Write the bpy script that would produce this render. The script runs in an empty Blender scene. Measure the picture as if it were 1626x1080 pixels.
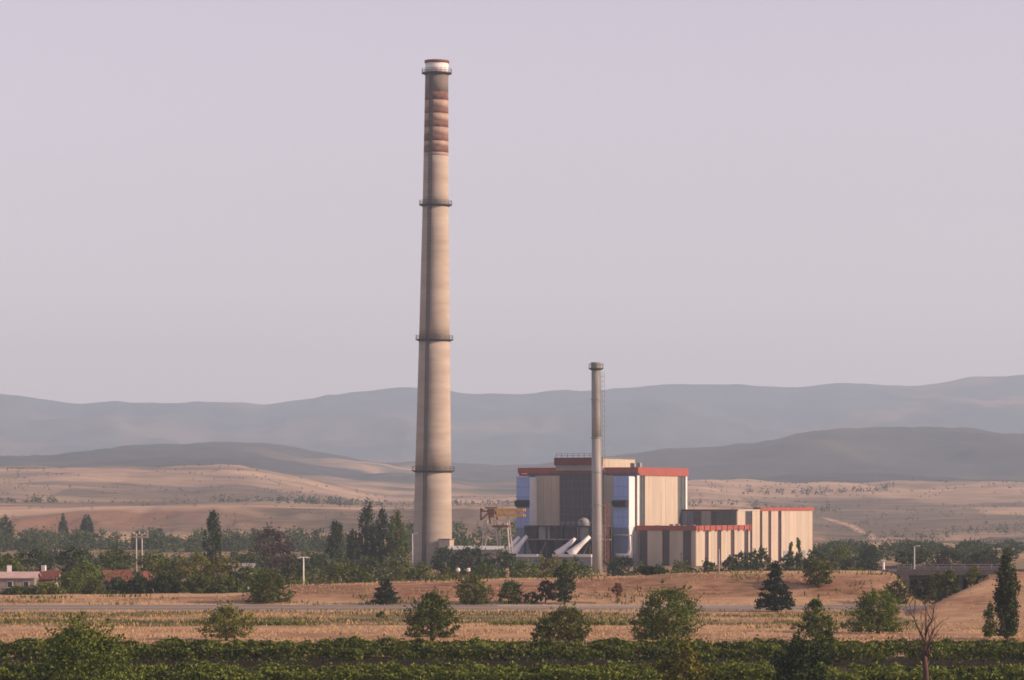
import bpy, math, random
import numpy as np
from mathutils import Vector, Matrix

random.seed(7)
RNG = np.random.default_rng(7)
SC = bpy.context.scene
COL = SC.collection

# ------------------------------------------------------------------ camera, sky, sun, exposure
F, CX, HZ, CAMZ = 5360.0, 813.0, 800.0, 15.0        # lens in photo pixels, centre column, eye level row, eye height in metres
cam = bpy.data.cameras.new('camera')
cam.sensor_width = 36.0
cam.lens = 36.0 * F / 1626.0
cam.shift_y = (HZ - 540.0) / 1626.0
cam.clip_start, cam.clip_end = 1.0, 60000.0
cam_o = bpy.data.objects.new('camera', cam)
cam_o.location = (0, 0, CAMZ)
cam_o.rotation_euler = (math.radians(90), 0, 0)
COL.objects.link(cam_o)
SC.camera = cam_o

SUN_EL, SUN_AZ = math.radians(21.0), math.radians(101.0)   # azimuth clockwise from +Y (the viewing direction)
sun_dir = Vector((math.cos(SUN_EL) * math.sin(SUN_AZ), math.cos(SUN_EL) * math.cos(SUN_AZ), math.sin(SUN_EL)))

world = bpy.data.worlds.new('World')
SC.world = world
world.use_nodes = True
nt = world.node_tree
nt.nodes.clear()
sky = nt.nodes.new('ShaderNodeTexSky')
sky.sky_type = 'NISHITA'
sky.sun_disc = False
sky.sun_elevation = SUN_EL
sky.sun_rotation = SUN_AZ
sky.altitude = 300
sky.air_density = 1.0
sky.dust_density = 0.5
sky.ozone_density = 1.0
hsv = nt.nodes.new('ShaderNodeHueSaturation')
hsv.inputs['Saturation'].default_value = 0.42
tin = nt.nodes.new('ShaderNodeMix')
tin.data_type = 'RGBA'
tin.blend_type = 'MULTIPLY'
tin.inputs['Factor'].default_value = 1.0
tin.inputs[7].default_value = (1.015, 0.80, 0.85, 1)
bg = nt.nodes.new('ShaderNodeBackground')
bg.inputs['Strength'].default_value = 0.129
wo = nt.nodes.new('ShaderNodeOutputWorld')
nt.links.new(sky.outputs[0], hsv.inputs['Color'])
nt.links.new(hsv.outputs[0], tin.inputs[6])
nt.links.new(tin.outputs[2], bg.inputs['Color'])
nt.links.new(bg.outputs[0], wo.inputs['Surface'])

sl = bpy.data.lights.new('sun', 'SUN')
sl.energy = 5.0
sl.angle = math.radians(0.6)
sl.color = (1.0, 0.69, 0.46)
so = bpy.data.objects.new('sun', sl)
so.rotation_euler = sun_dir.to_track_quat('Z', 'Y').to_euler()
so.location = (200, -100, 300)
COL.objects.link(so)

SC.view_settings.view_transform = 'Standard'
SC.view_settings.look = 'None'
SC.view_settings.exposure = 0.42
SC.view_settings.gamma = 1.0
SC.view_settings.use_curve_mapping = False
SC.render.engine = 'CYCLES'
SC.cycles.volume_bounces = 1
SC.cycles.max_bounces = 5
SC.cycles.diffuse_bounces = 2
SC.cycles.filter_width = 1.7
SC.render.filter_size = 1.7

# ------------------------------------------------------------------ small helpers
def tag(o, label=None, cat=None, group=None, kind=None):
    if label: o['label'] = label
    if cat: o['category'] = cat
    if group: o['group'] = group
    if kind: o['kind'] = kind
    return o

def mesh_obj(name, verts, faces, m=None, parent=None, smooth=False):
    me = bpy.data.meshes.new(name)
    me.from_pydata([tuple(v) for v in verts], [], [tuple(f) for f in faces])
    me.update()
    if m: me.materials.append(m)
    if smooth: me.polygons.foreach_set('use_smooth', [True] * len(me.polygons))
    o = bpy.data.objects.new(name, me)
    COL.objects.link(o)
    if parent: o.parent = parent
    return o

def np_mesh(name, V, Q, m=None, parent=None, smooth=False, attrs=None):
    """mesh out of numpy arrays: V (n,3), Q (k,3 or 4)"""
    me = bpy.data.meshes.new(name)
    V = np.ascontiguousarray(V, dtype=np.float32)
    Q = np.ascontiguousarray(Q, dtype=np.int32)
    k, w = Q.shape
    me.vertices.add(len(V)); me.vertices.foreach_set('co', V.ravel())
    me.loops.add(k * w); me.loops.foreach_set('vertex_index', Q.ravel())
    me.polygons.add(k); me.polygons.foreach_set('loop_start', np.arange(0, k * w, w, dtype=np.int32))
    me.polygons.foreach_set('use_smooth', np.full(k, smooth))
    for an, av in (attrs or {}).items():
        a = me.attributes.new(an, 'FLOAT', 'POINT')
        a.data.foreach_set('value', np.ascontiguousarray(av, dtype=np.float32))
    me.update(calc_edges=True)
    if m: me.materials.append(m)
    o = bpy.data.objects.new(name, me)
    COL.objects.link(o)
    if parent: o.parent = parent
    return o

def empty(name, loc, rz=0.0, label=None, cat=None, group=None):
    o = bpy.data.objects.new(name, None)
    o.location = loc
    o.rotation_euler = (0, 0, rz)
    o.empty_display_size = 1
    COL.objects.link(o)
    return tag(o, label, cat, group)

class MB:
    """collects shapes for ONE mesh"""
    def __init__(s): s.v, s.f = [], []
    def box(s, x0, x1, y0, y1, z0, z1):
        n = len(s.v)
        s.v += [(x0,y0,z0),(x1,y0,z0),(x1,y1,z0),(x0,y1,z0),(x0,y0,z1),(x1,y0,z1),(x1,y1,z1),(x0,y1,z1)]
        s.f += [tuple(n+i for i in q) for q in ((0,3,2,1),(4,5,6,7),(0,1,5,4),(1,2,6,5),(2,3,7,6),(3,0,4,7))]
        return s
    def bar(s, p, q, w, h=None):
        """square bar between two points"""
        h = h or w
        p, q = Vector(p), Vector(q)
        d = (q - p).normalized()
        a = d.cross(Vector((0,0,1)))
        if a.length < 1e-3: a = Vector((1,0,0))
        a.normalize(); b = a.cross(d)
        n = len(s.v)
        for c in (p, q):
            for sx, sy in ((-1,-1),(1,-1),(1,1),(-1,1)):
                s.v.append(tuple(c + a*sx*w/2 + b*sy*h/2))
        s.f += [tuple(n+i for i in r) for r in ((0,1,2,3),(7,6,5,4),(0,4,5,1),(1,5,6,2),(2,6,7,3),(3,7,4,0))]
        return s
    def tube(s, pts, rads, seg=8, cap=True):
        n0 = len(s.v)
        for i, p in enumerate(pts):
            p = Vector(p)
            d = (Vector(pts[min(i+1, len(pts)-1)]) - Vector(pts[max(i-1, 0)])).normalized()
            a = d.cross(Vector((0,0,1)))
            if a.length < 1e-2: a = Vector((1,0,0))
            a.normalize(); b = d.cross(a)
            for k in range(seg):
                t = 2*math.pi*k/seg
                s.v.append(tuple(p + (a*math.cos(t) + b*math.sin(t))*rads[i]))
        for i in range(len(pts)-1):
            for k in range(seg):
                a0 = n0+i*seg+k; a1 = n0+i*seg+(k+1) % seg
                s.f.append((a0, a1, a1+seg, a0+seg))
        if cap:
            s.f.append(tuple(n0+k for k in range(seg))[::-1])
            e = n0+(len(pts)-1)*seg
            s.f.append(tuple(e+k for k in range(seg)))
        return s
    def lathe(s, prof, seg=48, caps=(True, True)):
        """profile of (r, z) about the local z axis"""
        n0 = len(s.v)
        for r, z in prof:
            for k in range(seg):
                t = 2*math.pi*k/seg
                s.v.append((r*math.cos(t), r*math.sin(t), z))
        for i in range(len(prof)-1):
            for k in range(seg):
                a0 = n0+i*seg+k; a1 = n0+i*seg+(k+1) % seg
                s.f.append((a0, a1, a1+seg, a0+seg))
        if caps[0]: s.f.append(tuple(n0+k for k in range(seg))[::-1])
        e = n0+(len(prof)-1)*seg
        if caps[1]: s.f.append(tuple(e+k for k in range(seg)))
        return s
    def poly(s, pts, faces):
        n = len(s.v); s.v += [tuple(p) for p in pts]; s.f += [tuple(n+i for i in f) for f in faces]
        return s
    def build(s, name, m, parent=None, smooth=False):
        return mesh_obj(name, s.v, s.f, m, parent, smooth)

def xat(px, d): return (px - CX) * d / F
def zat(py, d): return CAMZ - (py - HZ) * d / F

# numpy value noise
def _hash(ix, iy, seed):
    h = (ix.astype(np.int64) * 374761393 + iy.astype(np.int64) * 668265263 + seed * 974634541) & 0xffffffff
    h = ((h ^ (h >> 13)) * 1274126177) & 0xffffffff
    return ((h ^ (h >> 16)) & 0xffff) / 65535.0
def vnoise(x, y, seed=0):
    x = np.asarray(x, float); y = np.asarray(y, float)
    ix, iy = np.floor(x), np.floor(y)
    fx, fy = x - ix, y - iy
    fx = fx*fx*(3-2*fx); fy = fy*fy*(3-2*fy)
    a = _hash(ix, iy, seed); b = _hash(ix+1, iy, seed); c = _hash(ix, iy+1, seed); d = _hash(ix+1, iy+1, seed)
    return (a*(1-fx)+b*fx)*(1-fy) + (c*(1-fx)+d*fx)*fy
def fbm(x, y, octs=4, seed=0):
    s, a, t = 0.0, 0.5, 0.0
    for i in range(octs):
        s = s + a*vnoise(x*2**i, y*2**i, seed+i*17); t += a; a *= 0.5
    return s/t
def ss(a, b, x):
    t = np.clip((np.asarray(x, float)-a)/(b-a), 0, 1)
    return t*t*(3-2*t)

# ------------------------------------------------------------------ materials
def mat(name, col, rough=0.8, var=0.25, scale=1.0, bump=0.0, metal=0.0, stretch=(1,1,1), col2=None, spec=0.3, rnd=0.0):
    m = bpy.data.materials.new(name)
    m.use_nodes = True
    n, l = m.node_tree.nodes, m.node_tree.links
    b = n['Principled BSDF']
    b.inputs['Roughness'].default_value = rough
    b.inputs['Metallic'].default_value = metal
    b.inputs['Specular IOR Level'].default_value = spec
    tc = n.new('ShaderNodeTexCoord')
    mp = n.new('ShaderNodeMapping')
    mp.inputs['Scale'].default_value = stretch
    nz = n.new('ShaderNodeTexNoise')
    nz.inputs['Scale'].default_value = scale
    nz.inputs['Detail'].default_value = 6
    nz.inputs['Roughness'].default_value = 0.62
    l.new(tc.outputs['Object'], mp.inputs['Vector'])
    l.new(mp.outputs[0], nz.inputs['Vector'])
    r = n.new('ShaderNodeValToRGB')
    c2 = col2 or tuple(min(1, c*(1+var)) for c in col)
    c1 = tuple(c*(1-var) for c in col)
    r.color_ramp.elements[0].position = 0.32
    r.color_ramp.elements[1].position = 0.68
    r.color_ramp.elements[0].color = (*c1, 1)
    r.color_ramp.elements[1].color = (*c2, 1)
    l.new(nz.outputs['Fac'], r.inputs['Fac'])
    if rnd:
        oi = n.new('ShaderNodeObjectInfo')
        mr = n.new('ShaderNodeMapRange'); mr.inputs[3].default_value = 1-rnd; mr.inputs[4].default_value = 1+rnd
        hs = n.new('ShaderNodeHueSaturation')
        l.new(oi.outputs['Random'], mr.inputs[0]); l.new(mr.outputs[0], hs.inputs['Value'])
        l.new(r.outputs['Color'], hs.inputs['Color']); l.new(hs.outputs[0], b.inputs['Base Color'])
    else:
        l.new(r.outputs['Color'], b.inputs['Base Color'])
    if bump:
        bp = n.new('ShaderNodeBump')
        bp.inputs['Strength'].default_value = bump
        bp.inputs['Distance'].default_value = 0.1
        l.new(nz.outputs['Fac'], bp.inputs['Height'])
        l.new(bp.outputs[0], b.inputs['Normal'])
    return m

def leaf_mat(name, dark, light):
    """leaf colour varies from leaf to leaf (attribute tint) and a little from plant to plant"""
    m = bpy.data.materials.new(name)
    m.use_nodes = True
    n, l = m.node_tree.nodes, m.node_tree.links
    b = n['Principled BSDF']
    b.inputs['Roughness'].default_value = 0.65
    b.inputs['Specular IOR Level'].default_value = 0.2
    at = n.new('ShaderNodeAttribute'); at.attribute_name = 'tint'
    r = n.new('ShaderNodeValToRGB')
    r.color_ramp.elements[0].color = (*dark, 1)
    r.color_ramp.elements[1].color = (*light, 1)
    oi = n.new('ShaderNodeObjectInfo')
    mr = n.new('ShaderNodeMapRange'); mr.inputs[3].default_value = 0.82; mr.inputs[4].default_value = 1.2
    hs = n.new('ShaderNodeHueSaturation')
    l.new(at.outputs['Fac'], r.inputs['Fac'])
    l.new(oi.outputs['Random'], mr.inputs[0])
    l.new(mr.outputs[0], hs.inputs['Value'])
    l.new(r.outputs['Color'], hs.inputs['Color'])
    l.new(hs.outputs[0], b.inputs['Base Color'])
    tr = n.new('ShaderNodeBsdfTranslucent')
    l.new(hs.outputs[0], tr.inputs['Color'])
    mx = n.new('ShaderNodeMixShader'); mx.inputs[0].default_value = 0.18
    out = n['Material Output']
    l.new(b.outputs[0], mx.inputs[1]); l.new(tr.outputs[0], mx.inputs[2]); l.new(mx.outputs[0], out.inputs['Surface'])
    return m

M = {
 'concrete': mat('concrete', (0.365,0.318,0.272), 0.9, 0.15, 0.5, 0.15, stretch=(0.18,0.18,1.0)),
 'concrete_dark': mat('sooty_concrete', (0.17,0.145,0.13), 0.9, 0.25, 0.25, 0.15, stretch=(1,1,0.5)),
 'red_paint': mat('faded_red_paint', (0.15,0.068,0.058), 0.85, 0.25, 0.5, col2=(0.23,0.13,0.105)),
 'pink_paint': mat('faded_white_paint', (0.345,0.25,0.205), 0.85, 0.25, 0.5),
 'white_paint': mat('white_paint', (0.72,0.69,0.68), 0.7, 0.12, 0.6),
 'steel_dark': mat('dark_steel', (0.045,0.042,0.05), 0.6, 0.3, 0.8),
 'steel_grey': mat('grey_steel', (0.24,0.24,0.26), 0.5, 0.2, 0.5),
 'pale_steel': mat('pale_steel', (0.31,0.30,0.29), 0.6, 0.16, 0.3, stretch=(1,1,0.3)),
 'stack_grey': mat('weathered_stack_grey', (0.25,0.25,0.24), 0.75, 0.22, 0.5, stretch=(1,1,0.3)),
 'rust': mat('rusty_steel', (0.17,0.07,0.045), 0.85, 0.35, 1.2),
 'panel': mat('beige_cladding', (0.42,0.365,0.30), 0.7, 0.10, 0.5, stretch=(1,1,0.15), rnd=0.06),
 'panel_grey': mat('grey_cladding', (0.27,0.26,0.26), 0.7, 0.10, 0.4, stretch=(1,1,0.2), rnd=0.06),
 'red_trim': mat('red_trim', (0.28,0.070,0.056), 0.6, 0.15, 0.5),
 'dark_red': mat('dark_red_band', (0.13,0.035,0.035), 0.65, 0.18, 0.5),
 'glass': mat('dark_glass', (0.02,0.022,0.034), 0.3, 0.2, 0.3, spec=0.5),
 'glass_green': mat('greenish_glass', (0.06,0.075,0.075), 0.35, 0.2, 0.3, spec=0.5),
 'mullion': mat('grey_mullion', (0.105,0.095,0.115), 0.5, 0.15, 0.5),
 'blue': mat('blue_cladding', (0.25,0.35,0.64), 0.45, 0.10, 0.3),
 'blue_grey': mat('blue_grey_cladding', (0.15,0.19,0.31), 0.5, 0.12, 0.3),
 'white_metal': mat('white_metal', (0.74,0.72,0.72), 0.45, 0.06, 0.5),
 'black': mat('black_opening', (0.012,0.012,0.016), 0.7, 0.3, 0.5),
 'yellow': mat('yellow_crane_paint', (0.62,0.33,0.07), 0.55, 0.15, 0.8),
 'roof_grey': mat('roof_felt', (0.16,0.15,0.15), 0.9, 0.2, 0.3),
 'pink_roof': mat('pale_pink_roof', (0.50,0.36,0.34), 0.8, 0.15, 0.6),
 'red_roof': mat('red_roof', (0.18,0.06,0.05), 0.8, 0.22, 0.8, bump=0.3),
 'house_wall': mat('dull_plaster', (0.24,0.215,0.205), 0.9, 0.12, 0.5),
 'asphalt': mat('asphalt', (0.21,0.185,0.17), 0.9, 0.12, 0.4, 0.1, stretch=(0.05,1,1)),
 'road_paint': mat('road_paint', (0.55,0.52,0.48), 0.8, 0.2, 1.0),
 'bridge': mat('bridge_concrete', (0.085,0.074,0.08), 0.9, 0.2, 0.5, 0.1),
 'galv': mat('galvanised_steel', (0.50,0.50,0.48), 0.45, 0.1, 1.0),
 'bark': mat('bark', (0.085,0.06,0.045), 0.95, 0.35, 4.0, 0.4, stretch=(1,1,0.3)),
 'bare_bark': mat('bare_bark', (0.10,0.060,0.050), 0.95, 0.3, 4.0, 0.4, stretch=(1,1,0.3)),
 'wood_pole': mat('pale_pole', (0.42,0.38,0.35), 0.8, 0.15, 1.0),
}
LEAF = {
 'green': leaf_mat('green_leaves', (0.016, 0.03, 0.006), (0.1593, 0.2100, 0.0307)),
 'olive': leaf_mat('olive_leaves', (0.024, 0.033, 0.007), (0.1898, 0.2093, 0.0368)),
 'dark': leaf_mat('dark_leaves', (0.01, 0.019, 0.008), (0.0605, 0.0941, 0.0246)),
 'conifer': leaf_mat('conifer_needles', (0.011, 0.024, 0.013), (0.036, 0.064, 0.028)),
 'purple': leaf_mat('purplish_leaves', (0.030,0.020,0.020), (0.085,0.055,0.050)),
 'rusty': leaf_mat('rusty_leaves', (0.10,0.045,0.02), (0.22,0.11,0.05)),
 'yellow': leaf_mat('yellow_green_leaves', (0.05, 0.058, 0.01), (0.27, 0.25, 0.045)),
 'grey': leaf_mat('grey_green_leaves', (0.024, 0.038, 0.02), (0.1155, 0.1540, 0.0638)),
 'vine': leaf_mat('vine_leaves', (0.016, 0.028, 0.005), (0.2135, 0.2623, 0.0390)),
 'straw': leaf_mat('straw_blades', (0.39, 0.255, 0.135), (0.51, 0.35, 0.195)),
}

# ------------------------------------------------------------------ the lie of the land
AN = np.array([-3500, -800, 0, 350, 650, 800, 1090, 1350, 1626, 2400, 5200], float)
DR = np.array([1300, 1500, 1800, 2300, 2800, 3200, 3700, 4500, 5500, 6500, 7500], float)
FAR_Y = np.array([
 [868,868,868,868,868,868,868,868,868,868,868],
 [848,848,846,846,848,850,855,862,862,860,860],
 [810,810,809,806,806,806,832,850,848,845,845],
 [795,795,794,796,803,803,808,825,822,820,820],
 [768,768,769,772,800,801,782,796,795,795,795],
 [740,742,742,743,790,796,766,768,766,765,765],
 [745,745,745,748,776,782,770,769,768,767,767],
 [742,742,742,738,755,762,764,752,752,750,750],
 [730,735,734,711,736,742,716,688,690,688,690],
 [740,742,742,724,744,748,732,712,712,712,712],
 [760,760,760,760,760,760,760,760,760,760,760]], float)
FAR_Z = CAMZ - (FAR_Y - HZ) * DR[:, None] / F

EMB_T = np.array([-4000, 300, 380, 430, 470, 600, 700, 850, 1000, 1060, 1420, 2600], float)
EMB_Z = np.array([0.3, 0.3, 0.5, 1.6, 2.1, 2.5, 2.9, 3.3, 3.7, 4.2, 4.3, 4.3], float)

def gz(x, d):
    """ground height at x (across) and d (distance along the view)"""
    x = np.asarray(x, float); d = np.asarray(d, float)
    px = CX + F * x / np.maximum(d, 60.0)
    z = 13.3 * (1 - ss(-10, 165, d))
    z = z - 1.5 * ss(540, 640, d)
    # rail embankment behind the road
    top = np.interp(CX + F*x/530.0, EMB_T, EMB_Z)
    e = ss(502, 521, d) * (1 - ss(535, 585, d))
    gap = ss(58.5, 62.5, x) * (1 - ss(69, 74, x))
    z = z + e * top * (1 - gap) + e * 0.35 * (fbm(x/9, d/7, 3, 5) - 0.5) * (1-gap)
    # overpass ramp with its pointed end
    m = np.minimum(0.06*(x-52.5) + 0.166*(d-450) + 0.5*(vnoise(x/7, d/7, 3)-0.5), 5.3)
    sd = ((x-52.5)*-24.0 + (d-450)*15.3)/28.5
    m = m - 0.9*np.maximum(sd, 0)
    m = np.minimum(m, np.clip((500 - d) / 14, 0, 1) * 5.3)
    m = np.where(x > 50, m, 0)
    z = z + np.maximum(m, 0)
    # unevenness on the plain and the field, none on the road
    flat = 1 - ss(470, 476, d) * (1 - ss(500, 505, d))
    z = z + flat * 0.5 * (fbm(x/25, d/25, 3, 11) - 0.5) * ss(340, 380, d)
    # tan hills and the hills behind them
    if np.any(d > 1300):
        ti = np.clip(np.searchsorted(AN, px) - 1, 0, len(AN)-2)
        di = np.clip(np.searchsorted(DR, d) - 1, 0, len(DR)-2)
        ft = np.clip((px - AN[ti]) / (AN[ti+1]-AN[ti]), 0, 1); ft = ft*ft*(3-2*ft)
        fd = np.clip((d - DR[di]) / (DR[di+1]-DR[di]), 0, 1)
        zz = (FAR_Z[di, ti]*(1-ft) + FAR_Z[di, ti+1]*ft)*(1-fd) + (FAR_Z[di+1, ti]*(1-ft) + FAR_Z[di+1, ti+1]*ft)*fd
        k = ss(1300, 2200, d)
        zz = zz + k*12*(fbm(x/75, d/120, 5, 23)-0.5)*np.minimum(1, 0.4+0.6*ss(2000, 3200, d)) \
                + ss(3600, 4800, d)*(38*(fbm(x/420, d/700, 5, 31)-0.5) - 34*(np.abs(2*fbm(x/330+0.4*fbm(x/300, d/300, 3, 33), d/1100, 4, 35)-1)-0.25)*(1-0.55*ss(5200, 5600, d)*(1-ss(5600, 6000, d)))) \
                - ss(1300, 1500, d)*(1-ss(1750, 1850, d))*17*np.abs(fbm(x/55, d/260, 4, 41)-0.5)
        z = np.where(d > 1300, zz, z)
    return z

def g(x, d): return float(gz(np.array([x]), np.array([d]))[0])

# ground: one sheet, fan-shaped grid (finer where the embankments are)
dd = np.concatenate([np.linspace(-60, 270, 34), np.linspace(275, 470, 79), np.linspace(472, 600, 86), np.linspace(606, 1290, 70),
                     np.geomspace(1300, 3600, 120), np.geomspace(3640, 7600, 80)])
tt = np.concatenate([np.linspace(-0.62, -0.19, 40), np.linspace(-0.185, 0.185, 300), np.linspace(0.19, 0.62, 40)])
Tg, Dg = np.meshgrid(tt, dd)
Xg = Tg * np.maximum(Dg, 140.0)
Zg = gz(Xg, Dg)
nr, nc = Xg.shape
Vg = np.stack([Xg, Dg, Zg], -1).reshape(-1, 3)
idx = np.arange(nr*nc).reshape(nr, nc)
Qg = np.stack([idx[:-1, :-1], idx[:-1, 1:], idx[1:, 1:], idx[1:, :-1]], -1).reshape(-1, 4)

def zones(x, d):
    """cover of the land: green growth, bare reddish soil, what is left is dry straw"""
    n1 = fbm(x/30, d/9, 4, 51); n2 = fbm(x/7, d/5, 3, 61); n3 = fbm(x/12, d/30, 4, 71)
    green = 0.75*(1-ss(300, 345, d)) + ss(405, 425, d)*(1-ss(462, 474, d))*np.clip((n1-0.24)*2.8, 0, 1.0)
    soil = ss(322, 336, d)*(1-ss(395, 412, d))*np.clip(0.35+(n2-0.5)*1.6, 0, 0.85)
    soil = soil + ss(505, 510, d)*(1-ss(523, 528, d))*np.clip(0.75+(n2-0.5)*1.8, 0, 1)*(1-ss(55, 62, x)*0.6)
    green = green + ss(505, 512, d)*(1-ss(523, 530, d))*np.clip((n3-0.55)*2.5, 0, 0.5)
    pl = ss(540, 575, d)*(1-ss(1300, 1440, d))
    green = green*(1-pl) + pl*np.clip(0.55+(fbm(x/60, d/90, 4, 81)-0.5)*1.6, 0.1, 1)
    hill = ss(1420, 1560, d)
    px = CX + F*x/np.maximum(d, 60)
    f1 = fbm(x/230, d/520, 5, 91); f2 = fbm(x/60, d/160, 4, 93)
    hg = np.clip((f1-0.52)*4.2, 0, 1)*0.85 + np.clip((f2-0.66)*4, 0, 0.6)
    hg = np.clip(hg*(1-0.65*ss(2200, 2900, d)*(1-ss(3300, 3500, d))), 0, 1)
    hg = np.clip(hg + 0.5*ss(1700, 1800, d)*(1-ss(2500, 2900, d))*np.exp(-((px-650)/260)**2), 0, 1)
    hg = np.clip(hg + 0.8*ss(1150, 1350, px)*ss(1450, 1600, d)*(1-ss(2700, 2950, d))*np.clip((fbm(x/90, d/120, 4, 97)-0.38)*3.2, 0, 1), 0, 1)
    hs = ss(1450, 1600, d)*(1-ss(1740, 1790, d))*np.clip(0.85+(f2-0.5)*1.5, 0, 1)*(1-ss(950, 1200, px)*0.5)
    green = green*(1-hill) + hill*hg
    soil = soil*(1-hill) + hill*hs
    far = ss(3350, 3650, d)
    patch = np.clip((fbm(x/210, d/300, 4, 95)-0.56)*6, 0, 1)*np.exp(-((px-640)/230)**2)
    green = green*(1-far) + far*np.clip(1.0-patch, 0, 1)
    soil = soil*(1-far)
    ramp = ss(50, 55, x)*ss(395, 410, d)*(1-ss(490, 498, d))
    green = green*(1-ramp) + ramp*np.clip((n3-0.6)*1.5, 0, 0.3)
    soil = soil*(1-ramp) + ramp*np.clip(0.38+(n2-0.5)*1.2, 0, 0.7)
    under = ss(57, 61, x)*(1-ss(71, 76, x))*ss(498, 506, d)*(1-ss(560, 580, d))
    green = green*(1-under)+under*0.6
    shaded_earth = 1-ss(329, 334, d)
    woodl = ss(3500, 3800, d)*np.clip(0.85+(fbm(x/160, d/240, 5, 141)-0.42)*1.4, 0, 1)*(1-0.8*patch)
    wob = 40*(fbm(x/120, x*0, 3, 151)-0.5)
    pale = np.exp(-((d-1835-wob)/26)**2)*(1-ss(1000, 1150, px))*(0.6+0.4*fbm(x/60, d/20, 3, 153))
    pale = pale + 0.8*np.exp(-((d-3120-2*wob)/45)**2)*np.clip((fbm(x/150, d/90, 3, 155)-0.35)*3, 0, 1)
    pale = pale + ss(328, 336, d)*(1-ss(352, 385, d))*0.55*np.clip(0.5+(fbm(x/5, d/3, 3, 157)-0.4)*2.2, 0, 1)
    st = np.clip((fbm(x/330, d/62, 4, 161)-0.50)*5, 0, 1)*hill*(1-far)*0.75
    green = np.maximum(green, st*(1-np.clip(pale, 0, 1)))
    wx, wd = x + 50*(fbm(x/160, d/260, 3, 171)-0.5), d + 120*(fbm(x/160, d/260, 3, 173)-0.5)
    cell = _hash(np.floor(wx/170), np.floor(wd/210+0.37*np.floor(wx/170)), 175)
    heath = np.clip(green*hill + hill*np.clip((cell-0.55)*1.6, 0, 0.6), 0, 1)*(1-far)*(1-np.clip(pale, 0, 1))
    tr = 1310 + (2350-d)/900*125 + 4*(fbm(d/140, d*0, 3, 177)-0.5)
    pale = np.clip(pale + np.exp(-((px-tr)/5.5)**2)*ss(1440, 1500, d)*(1-ss(2300, 2380, d)), 0, 1.2)
    green = green*(1-0.7*hill*(1-far))
    return np.clip(green, 0, 1), np.clip(soil, 0, 1), np.clip(heath, 0, 1), hill, np.clip(shaded_earth, 0, 1), np.clip(woodl, 0, 1), np.clip(pale, 0, 1)

Gz, Sz, Hz, Lz, Ez, Wz, Pz = zones(Xg.ravel(), Dg.ravel())

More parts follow.
